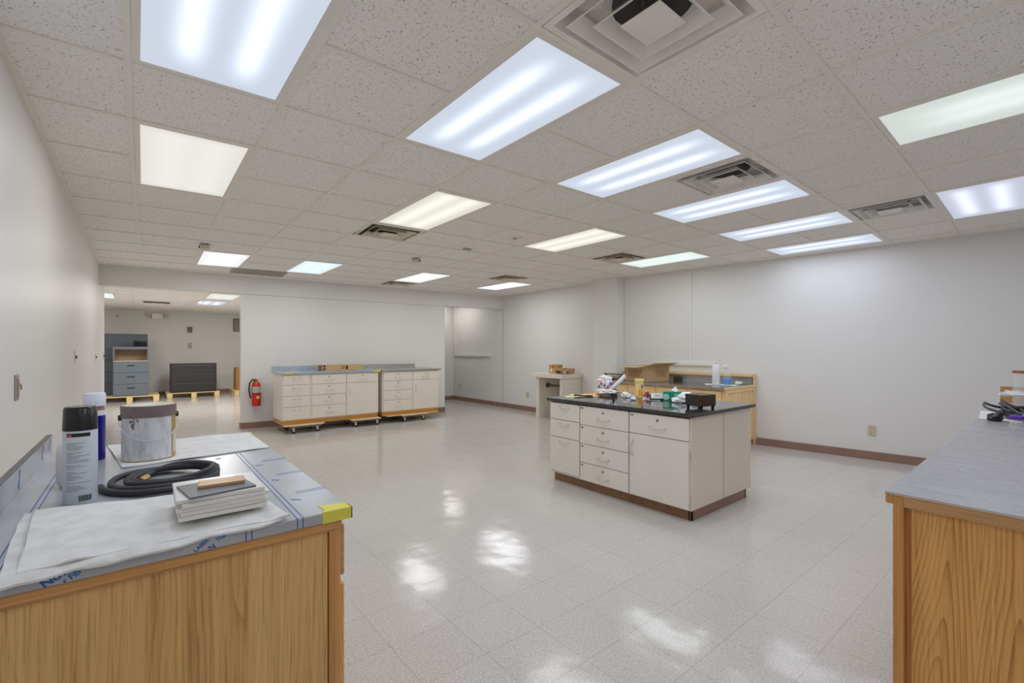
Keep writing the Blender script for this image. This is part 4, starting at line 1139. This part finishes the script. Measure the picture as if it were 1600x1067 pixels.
b = MB(); b.crumple((0, 0, 0), (.14, .27, .075), 61, rough=.45, sub=4); b.crumple((.01, .03, .03), (.09, .12, .075), 63, rough=.6)
o = b.build('plastic_bundle', m_plastic_film('bundle_film', (.93, .94, .97), .88), loc=(3.95, -.30, ZI), rz=R(28), smooth=True); tag(o, 'crumpled clear plastic bundle left of the dark wooden cube', 'plastic bundle')
t = thing('wooden_cube', 'dark stained wooden cube box on four black feet at the near corner of the island', 'box', (3.682, -.556, ZI), R(-12))
dk = m_wood('dark_stained_wood', (66, 56, 46), (54, 46, 38), (40, 34, 28), 'X', 1.0, rough=.4)
b = MB(); b.box(-.086, .086, -.084, .084, .022, .116, bev=.004); b.build('box', dk, t)
for sx in (-1, 1):
    for sy in (-1, 1):
        b = MB(); b.cyl((sx*.068, sy*.066, 0), (sx*.068, sy*.066, .024), .011, .014, seg=14); b.build('foot', black_m, t, True)
# ------------------------------------------------------------------ left foreground counter
ZL = .90
X0, X1, Y0, Y1 = -.232, .487, -1.31, .125
t = thing('oak_cabinet', 'oak base cabinet under the film-covered counter, left foreground', 'cabinet', (0, 0, 0))
b = MB(); b.box(X0+.03, .44, Y0+.03, Y1-.03, .09, .873); b.build('carcass', oak_fine, t)
b = MB(); b.box(X0+.04, .40, Y0+.05, Y1-.04, 0, .09); b.build('toe_kick', kick_m, t)
b = MB(); b.box(X0+.02, .432, Y0+.022, Y0+.03, .09, .85, bev=.001); b.build('end_panel', oak_fine, t)
b = MB(); b.box(X0+.02, .464, Y0+.006, Y0+.030, .850, .873, bev=.003); b.box(X0+.02, .440, Y0+.014, Y0+.03, .843, .851, bev=.002); b.build('top_moulding', oak_trim_x, t)
b = MB(); b.box(.434, .464, Y0+.016, Y0+.06, 0.0, .851, bev=.003); b.build('corner_stile', oak_trim_z, t)
for k, (ya, yb) in enumerate(((Y0+.03, -.62), (-.60, Y1-.03))):
    b = MB(); b.box(.44, .479, ya, yb, .712, .848, bev=.004); b.build('drawer', oak_trim_y, t)
    b = MB(); b.box(.44, .479, ya, yb, .10, .690, bev=.004); b.build('door', oak_flat, t)
t = thing('worktop', 'steel worktop under blue-printed protective film, left foreground counter', 'worktop', (0, 0, 0))
b = MB(); b.box(X0, X1, Y0, Y1, .873, ZL, bev=.003); b.build('slab', film_m, t)
b = MB(); b.box(X0-.014, X0+.002, Y0, Y1, .873, .972, bev=.002); b.build('backsplash', film_m, t)
b = MB(); b.box(X0-.0145, X0+.0022, Y0, Y1+.0006, .9705, .9728); b.build('dark_edge', mat('edge_dark', (84, 84, 84), rough=.4), t)
b = MB(); e = .0008
for x in (.352, .365, -.172, -.160): b.box(x-.0012, x+.0012, Y0, Y1, ZL-.0004, ZL+e*.5); b.box(x-.0012, x+.0012, Y0-e*.5, Y0+.002, .8735, ZL+e*.5)
for y in (-.60, -.84, -1.09): 
    for o in (0, .016): b.box(.405, X1+.0004, y+o-.0015, y+o+.0015, ZL-.0004, ZL+e*.5)
for x in (.252, .240): b.box(x-.0012, x+.0012, Y0-e*.5, Y0+.001, .8735, ZL)
b.build('blue_lines', blue_m, t)
b = MB()
rr = random.Random(3)
for (x, y) in ((.385, -.65), (.388, -.90), (.388, -1.15), (.285, -.44), (.19, -.42), (.12, -.55), (-.12, -.62), (-.14, -.45), (-.10, -.25)):
    for k in range(5):
        a = rr.uniform(0, PI); l = rr.uniform(.006, .018)
        b.box(-l, l, -.0014, .0014, ZL-.0003, ZL+.0003+.0001*k, mtx=Matrix.Translation((x, y, 0)) @ Matrix.Rotation(a, 4, 'Z'))
for (y, z) in ((-.86, .936), (-.55, .935), (-.12, .94), (.05, .945)):
    for k in range(4):
        a = rr.uniform(.5, 1.3); l = rr.uniform(.02, .035)
        b.box(X0+.0018, X0+.0026+.0001*k, -l, l, -.0025, .0025, mtx=Matrix.Translation((0, y, z)) @ Matrix.Rotation(a, 4, 'X'))
b.build('film_marks', bluepale_m, t)
# lettering on the near edge of the film (upright plane y = Y0, cut off by the edge)
clip = [((0, 0, ZL-.001), (0, 0, 1)), ((0, 0, .8740), (0, 0, -1))]
def edge_text(name, body, size, x, z, ang):
    b = MB(); b.text(body, size, Matrix.Translation((x, Y0-.0004, z)) @ Matrix.Rotation(R(90), 4, 'X') @ Matrix.Rotation(R(ang), 4, 'Z'), clip, bold=size*.022)
    b.build(name, blue_m, t)
edge_text('blue_lettering', 'Nov', .0215, -.092, .8725, 30)
edge_text('blue_lettering', 'r Fib', .0150, -.064, .8722, 32)
edge_text('blue_lettering', 'LASER', .0120, .143, .8745, 40)
edge_text('blue_lettering', 'The', .0120, .183, .8872, 28)
edge_text('blue_lettering', 'N', .0165, .170, .8705, 28)
b = MB()
b.prism([(.418, -1.247), (.487, -1.262), (.4885, Y0-.001), (.412, Y0-.001), (.424, -1.288)], ZL-.0002, ZL+.0012); b.box(.412, .4886, Y0-.0014, Y0+.001, .8725, ZL+.0012); b.box(.486, .4886, Y0-.0014, -1.26, .8725, ZL+.0012)
b.build('yellow_tape', yellow_m, t)
b = MB(); b.box(.33, .488, Y1-.03, Y1+.0012, ZL-.0002, ZL+.001); b.box(.33, .488, Y1-.0005, Y1+.0012, .873, ZL+.001); b.build('yellow_tape', yellow_m, t)

# folded white felt, near
def fn1(u, v, p):
    z = .004+.0025*noise.noise(Vector((p.x*16, p.y*16, 1)))+.006*max(0, noise.noise(Vector((p.x*9, p.y*3, 4))))
    if p.y < -1.309: z -= .55*(-1.309-p.y)*(.6+.9*abs(noise.noise(Vector((u*5.5, 3.3, 0)))))
    return (.006*noise.noise(Vector((v*5, 1.7, u)))*(1-u), .022*noise.noise(Vector((u*4, 7.7, 0)))*v*v, z)
def fn2(u, v, p):
    z = .0115+.003*noise.noise(Vector((p.x*14, p.y*14, 8)))-.006*max(0, v-.75)/.25+.020*max(0, v-.75)/.25*max(0, noise.noise(Vector((u*5+3, 1.3, 0))))
    return (.006*noise.noise(Vector((v*4, 5.7, u))), .018*noise.noise(Vector((u*4+2, 2.7, 0)))*v, z)
t = thing('felt_cloth', 'folded white felt cloth under the tile stack, hanging over the near counter edge', 'cloth', (0, 0, 0))
b = MB(); b.sheet((-.180, -.865, ZL), (.285, -.99, ZL), (.318, -1.312, ZL), (-.150, -1.335, ZL), .0045, 50, 36, fn1); b.build('lower_fold', cloth_m, t, 60)
b = MB(); b.sheet((-.160, -.872, ZL), (.290, -.985, ZL), (.336, -1.300, ZL), (-.128, -1.306, ZL), .0045, 50, 36, fn2); b.build('upper_fold', cloth_m, t, 60)
def fn3(u, v, p):
    far = min(1, max(0, (math.hypot(p.x-.077, p.y+.262)-.09)/.06))
    return (0, .006*noise.noise(Vector((u*6, 2, v))), .0004+far*(.001+.006*max(0, noise.noise(Vector((p.x*8, p.y*8, 6))))))
b = MB(); b.sheet((.0, -.40, ZL), (.482, -.345, ZL), (.474, .118, ZL), (-.06, .128, ZL), .003, 44, 36, fn3)
tag(b.build('felt_cloth', cloth_m, smooth=60), 'flat white felt cloth under the paint can at the far end of the left counter', 'cloth')

# spray cans
t = thing('spray_can', 'white spray can with a black cap, printed back label and barcode', 'spray can', (-.080, -.787, ZL), 0)
r = .0365
b = MB(); b.lathe([(0, 0), (r-.002, 0), (r, .003), (r, .196), (r-.001, .200), (0, .200)], seg=40); b.build('can', mat('can_white', (206, 212, 220), rough=.3), t, True)
b = MB(); b.lathe([(0, .200), (r+.0005, .200), (r+.0005, .204), (r-.0015, .259), (r-.005, .264), (0, .264)], seg=40); b.build('cap', mat('cap_black', (16, 16, 17), rough=.22), t, True)
fa = PI*1.53                                  # side of the can that faces the viewpoint
b = MB(); b.patch((0, 0, 0), r, fa-.85, fa+.55, .184, .194); b.build('black_band', black_m, t)
b = MB(); b.patch((0, 0, 0), r+.0003, fa-.85, fa-.5, .185, .191); b.build('red_word_block', mat('label_red', (190, 84, 80), rough=.5), t)
b = MB(); rr = random.Random(9)
z = .166
while z > .035:
    a = fa-.88+rr.choice((0, 0, .05))
    b.patch((0, 0, 0), r, a, fa-.1+rr.uniform(-.35, .75), z, z+.0014)
    z -= rr.choice((.0042, .0042, .0042, .009))
b.build('label_text', mat('label_text_grey', (128, 136, 146), rough=.6), t)
b = MB(); a = fa-.12
while a < fa+.62:
    w_ = rr.choice((.012, .02, .03)); b.patch((0, 0, 0), r, a, a+w_, .008, .024, n=1); a += w_+rr.choice((.014, .024))
b.build('barcode', black_m, t)
t = thing('spray_can', 'blue can with a white cap standing behind the black-capped spray can', 'spray can', (-.086, -.154, ZL), 0)
r = .032
b = MB(); b.lathe([(0, 0), (r-.002, 0), (r, .003), (r, .183), (0, .183)], seg=36); b.build('can', mat('can_blue', (10, 14, 150), rough=.3), t, True)
b = MB(); b.lathe([(0, .183), (r, .183), (r-.003, .200), (r-.006, .206), (0, .206)], seg=36); b.build('shoulder', mat('shoulder_red', (150, 84, 74), rough=.35), t, True)
b = MB(); b.patch((0, 0, 0), r, PI*1.5, PI*2.1, .17, .19); b.build('label_text', paper_m, t)
b = MB(); b.lathe([(0, .206), (r+.001, .206), (r+.001, .252), (r-.001, .255), (0, .255)], seg=36); b.build('cap', mat('cap_white', (222, 224, 236), rough=.4), t, True)
# white roll behind
t = thing('tape_roll', 'white roll standing on the counter by the splash, half hidden by a spray can', 'roll', (-.106, -.565, ZL))
b = MB(); b.lathe([(.02, 0), (.034, 0), (.043, .012), (.045, .03), (.045, .105), (.042, .125), (.034, .135), (.02, .135), (.02, 0)], seg=36); b.build('roll', mat('roll_white', (226, 222, 220), rough=.7), t, True)
b = MB(); b.lathe([(.017, 0.001), (.0198, .001), (.0198, .134), (.017, .134), (.017, .001)], seg=24); b.build('core', card_m, t, True)

# paint can
t = thing('paint_can', 'gallon paint can smeared with white and brown paint on the far felt cloth', 'paint can', (.077, -.262, ZL+.0036), R(0))
r = .083
b = MB(); b.lathe([(0, 0), (r-.002, 0), (r+.001, .002), (r, .006), (r, .199), (r+.0015, .203), (r-.002, .205), (0, .203)], seg=48); b.build('can', mat('can_gold', (176, 146, 74), rough=.35), t, True)
b = MB(); b.patch((0, 0, 0), r, PI*.95, PI*1.80, .004, .163); b.build('label', m_paintcan(), t)
b = MB(); b.patch((0, 0, 0), r+.0004, PI*1.83, PI*2.1, .02, .10); b.build('white_sticker', mat('sticker_pale', (206, 198, 184), rough=.5), t)
b = MB(); n = 90; a0, a1 = 0.0, 2*PI
for k in range(n):
    a = a0+(a1-a0)*k/n; zb = .164+.007*noise.noise(Vector((k*.21, 3.1, 0)))
    b.patch((0, 0, 0), r+.0006, a, a+(a1-a0)/n+.003, zb, .2056, n=1, th=.0024)
b.build('brown_paint_band', mat('brown_paint', (122, 108, 108), rough=.4, var=.12, vscale=30), t, 60)
b = MB()
for k in range(26):
    a = PI*1.30+rr.gauss(0, .06); z = .140+rr.gauss(0, .014)
    b.patch((0, 0, 0), r+.0006, a, a+rr.uniform(.01, .05), z, z+rr.uniform(.003, .014), th=.0006)
b.build('brown_splatter', mat('brown_spots', (128, 96, 90), rough=.5), t)
b = MB(); b.lathe([(0, .2045), (.064, .2045), (.068, .2065), (.073, .2065), (.0735, .2035), (.079, .2045), (.081, .206)], seg=48); b.build('lid', mat('lid_pale', (214, 210, 200), rough=.4, var=.1, vscale=18), t, True)
ea = PI*1.0
for s_, a in ((0, PI*1.03), (1, PI*2.03)):
    b = MB(); ca, sa = math.cos(a), math.sin(a); b.cyl((r*ca, r*sa, .162), ((r+.009)*ca, (r+.009)*sa, .162), .011, seg=16); b.build('bail_ear', dark_m, t, True)
b = MB(); pts = []
for k in range(25):
    s_ = k/24; a = PI*1.03+PI*s_
    sag = math.sin(PI*s_)
    pts.append(((r+.008)*math.cos(a), (r+.008)*math.sin(a), .162-.085*sag**.8))
b.tube(pts, .0016, seg=8); b.build('bail_handle', mat('bail_white', (206, 206, 208), rough=.4), t, True)

# coiled hose
b = MB(); pts = []
loops = ((-.043, .246, -.885, -.535), (-.020, .244, -.860, -.550), (.018, .250, -.815, -.575), (.030, .242, -.790, -.600), (.060, .234, -.83, -.58))
n = 46
for li in range(len(loops)-1):
    for k in range(n):
        s_ = k/n; A, B_ = loops[li], loops[li+1]
        xl, xr, yf, yb = (A[q]*(1-s_)+B_[q]*s_ for q in range(4))
        a = 2*PI*s_+PI*1.02
        x = (xl+xr)/2+(xr-xl)/2*math.cos(a)
        yy = -.685
        y = (yf+yb)/2+(yb-yf)/2*math.sin(a)*(1 if math.sin(a) > 0 else .9)+.05*math.cos(a)*-1*.6
        z = ZL+.0100+.0085*(li+s_)*(.5+.5*math.cos(a))+.002*math.sin(3*a+li)
        pts.append((x, y, max(z, ZL+.0098)))
b.tube(pts, .0094, seg=12)
hz = thing('rubber_hose', 'coiled black rubber hose lying on the left counter behind the tiles', 'hose', (0, 0, 0))
b.build('coil', rubber_m, hz, True)
p = Vector(pts[-1]); q = Vector(pts[-9]); d = (p-q).normalized()
b = MB(); b.cyl(p-d*.012, p+d*.02, .0125, seg=16); b.build('end_fitting', brass_m, hz, True)

# stack of white tiles
names = ['lowest white tile in the stack of five on the felt cloth', 'second white tile from the bottom of the stack on the felt cloth', 'middle white tile of the stack on the felt cloth',
         'second white tile from the top of the stack on the felt cloth', 'topmost white tile of the stack, directly under the grey tile']
tz = ZL+.0255
offs = [(0, 0, 0), (.002, .004, 1.2), (-.003, .002, -.8), (.004, -.002, 1.5), (-.004, .003, -.6)]
tm = mat('tile_white', (226, 224, 218), rough=.25)
for k in range(5):
    b = MB(); b.box(-.091, .091, -.091, .091, 0, .0098, bev=.0018)
    b2 = tag(b.build('wall_tile', tm, loc=(.207+offs[k][0], -1.150+offs[k][1], tz), rz=R(0+offs[k][2])), names[k], 'tile', 'stacked white tiles')
    tz += .0101
b = MB(); b.box(-.070, .070, -.066, .066, 0, .0045, bev=.001)
tag(b.build('grey_tile', m_wood('slate_grey_vinyl', (112, 118, 122), (100, 106, 112), (88, 94, 100), 'X', 1, rough=.4), loc=(.197, -1.172, tz), rz=R(8)), 'grey sample tile on top of the white tile stack', 'tile')
tz += .0048
for k, (dx, dy, dz) in enumerate(((0, -.014, 0), (.004, .014, .0))):
    b = MB(); b.box(-.050, .050, -.0138, .0138, 0, .0075, bev=.0012)
    o = b.build('wood_strip', m_wood('wood_strip_oak', (204, 164, 118), (188, 146, 100), (150, 108, 68), 'X', 1.5), loc=(.208+dx, -1.158+dy, tz+dz), rz=R(-5))
    tag(o, ('wooden sample strip nearer the viewer on the grey tile', 'wooden sample strip farther back on the grey tile')[k], 'wood strip')

# ------------------------------------------------------------------ right foreground counter
ZR = .90
t = thing('oak_cabinet', 'oak base cabinet with a framed end panel, right foreground', 'cabinet', (0, 0, 0))
XE, XF = 1.772, 5.52
YFr, YBk = -2.192, -2.86
b = MB(); b.box(XE+.03, XF-.02, YBk, YFr-.02, .09, .86); b.build('carcass', oak_flat, t)
b = MB(); b.box(XE+.04, XF-.03, YBk, YFr-.08, 0, .09); b.build('toe_kick', kick_m, t)
b = MB(); b.box(XE+.012, XE+.03, YBk, YFr-.04, .0, .862); b.build('end_panel', oak_flat, t)
b = MB(); b.box(XE, XE+.03, YFr-.024, YFr, 0, .894, bev=.0015); b.build('corner_stile', oak_trim_z, t)
b = MB(); b.box(XE, XE+.03, YBk, YFr-.024, .862, .894, bev=.0015); b.build('end_rail', oak_trim_y, t)
xs = [XE+.035+.62*k for k in range(7)]
for zb_, zt_ in ((.762, .848), (.628, .748), (.482, .614), (.10, .468)):
    b = MB(); b.box(xs[0], xs[1]-.02, YFr-.02, YFr+.008, zb_, zt_, bev=.003); b.build('drawer', oak_trim_x, t)
for xa_, xb_ in zip(xs[1:], xs[2:]):
    b = MB(); b.box(xa_, min(xb_-.02, XF-.03), YFr-.02, YFr+.008, .742, .845, bev=.003); b.build('drawer', oak_trim_x, t)
    b = MB(); b.box(xa_, min(xb_-.02, XF-.03), YFr-.02, YFr+.008, .10, .728, bev=.003); b.build('door', oak_flat, t)
b = MB(); b.prism([(XE, YFr), (XE, YFr+.018), (XF, YFr+.05), (XF, YFr)], .866, .8938, bev=.003); b.build('front_edge', oak_trim_x, t)
t = thing('worktop', 'grey laminate worktop with fine streaks, right foreground', 'worktop', (0, 0, 0))
b = MB(); b.prism([(XE-.002, YFr+.018), (XF, YFr+.05), (XF, YBk), (XE-.002, YBk)], .894, ZR); b.build('laminate', laminate_m, t)
b = MB(); b.box(XE-.0032, XE-.001, YBk, YFr+.018, .8942, .8975); b.build('edge_line', mat('edge_pale', (206, 190, 160), rough=.5), t)
b = MB(); b.box(5.50, 5.518, -2.55, -2.145, ZR+.0002, ZR+.125, bev=.003)
tag(b.build('end_board', m_wood('end_board_oak', (204, 158, 94), (190, 142, 78), (160, 114, 58), 'Y', .8)), 'plain oak board standing on edge at the far end of the right counter', 'board')
# cable heap
t = thing('cable_heap', 'tangled heap of black cables at the far end of the right counter', 'cables', (4.35, -2.30, ZR))
rr = random.Random(12)
for c in range(11):
    b = MB(); pts = []; n = 60
    ox, oy = rr.uniform(-.12, .2), rr.uniform(-.10, .02); rx, ry = rr.uniform(.2, .31), rr.uniform(.07, .13); ph = rr.uniform(0, 6); zz = .012+.0085*c
    for k in range(n):
        a = ph+2*PI*1.7*k/n
        pts.append((ox+rx*math.cos(a)*(1+.07*math.sin(3*a+c)), oy+ry*math.sin(a)*(1+.15*math.cos(2*a+c)), max(.012, zz*(1-.6*abs(math.cos(a)))+.010*math.sin(2*a+c))))
    b.tube(pts, .0075, seg=8); b.build('cable', black_m, t, True)
b = MB(); b.sheet((4.02, -2.16, ZR), (4.55, -2.12, ZR), (4.5, -2.45, ZR), (4.0, -2.42, ZR), .001, 10, 10, lambda u, v, p: (0, 0, .001+.002*noise.noise(Vector((u*5, v*5, 9)))))
tag(b.build('paper_sheet', paper_m, smooth=True), 'white paper sheet under the black cable heap', 'paper')
b = MB(); b.crumple((0, 0, 0), (.24, .16, .04), 71, rough=.5, sub=4)
tag(b.build('plastic_bag', m_plastic_film('cable_bag', (.9, .92, .95), .6), loc=(4.66, -2.28, ZR+.108), smooth=True), 'clear crumpled plastic bag lying on the black cable heap', 'plastic bag')
b = MB(); b.box(-.14, .14, -.05, .05, 0, .13, bev=.012)
tag(b.build('power_brick', black_m, loc=(5.02, -2.45, ZR)), 'black box standing behind the cable heap by the oak board', 'power brick')
b = MB(); b.cyl((-.04, 0, 0), (.04, 0, 0), .028, seg=18, bev=.004)
tag(b.build('blue_tape_roll', mat('blue_plastic', (72, 98, 182), rough=.4), loc=(3.93, -2.375, ZR+.03), rz=R(30), smooth=True), 'small blue cylinder at the right side of the cable heap', 'cylinder')
b = MB(); b.crumple((0, 0, 0), (.07, .07, .06), 75, rough=.4)
tag(b.build('plug', black_m, loc=(3.98, -2.235, ZR), smooth=True), 'black plug lying in front of the cable heap', 'plug')
def jar(x, y, label, lid, h=.10, r=.038, name='jar', upside=False):
    t = thing(name, label, 'jar', (x, y, ZR), 0)
    b = MB(); b.lathe([(0, .003), (r-.004, .003), (r-.002, .01), (r-.002, h-.02), (r-.006, h-.008), (r-.006, h)], seg=28); b.build('glass', m_plastic_film('jar_glass', (.86, .88, .9), .28), t, True)
    b = MB(); b.lathe([(0, h-.002), (r-.002, h-.002), (r, h), (r, h+.016), (0, h+.017)], seg=28); b.build('lid', lid, t, True)
    b = MB(); b.lathe([(r-.0035, 0.0), (r-.001, .0), (r-.001, .005), (r-.0035, .005), (r-.0035, 0)], seg=28); b.build('rim', chrome_m, t, True)
    return t
purple = mat('purple_lid', (92, 44, 170), rough=.4)
jar(3.80, -2.332, 'small clear jar with a purple lid, left of the two on the right counter', purple, .042, .034)
jar(3.74, -2.415, 'small clear jar with a purple lid, right of the two, at the picture edge', purple, .042, .034)
jar(5.16, -2.30, 'tall clear jar with a brown lid by the oak board at the picture edge', mat('brown_lid', (156, 92, 66), rough=.5), .25, .07)

# ------------------------------------------------------------------ world, camera, output look
w = bpy.data.worlds.new('World'); bpy.context.scene.world = w; w.use_nodes = True
w.node_tree.nodes['Background'].inputs[0].default_value = (.05, .05, .05, 1)
cam = bpy.data.cameras.new('Camera'); co = bpy.data.objects.new('Camera', cam); COL.objects.link(co)
cam.sensor_width = 36; cam.sensor_fit = 'HORIZONTAL'; cam.lens = 716.36*36/1600
cam.shift_y = (546.94-533.5)/1600
cam.clip_start = .02
co.location = (.0457, -2.5316, 1.32); co.rotation_euler = (R(90), 0, -.6833)
sc = bpy.context.scene; sc.camera = co
sc.view_settings.view_transform = 'Standard'; sc.view_settings.look = 'None'
sc.view_settings.gamma = 1; sc.view_settings.use_curve_mapping = False
sc.view_settings.exposure = 0.05
sc.cycles.max_bounces = 10; sc.cycles.diffuse_bounces = 8; sc.cycles.glossy_bounces = 4
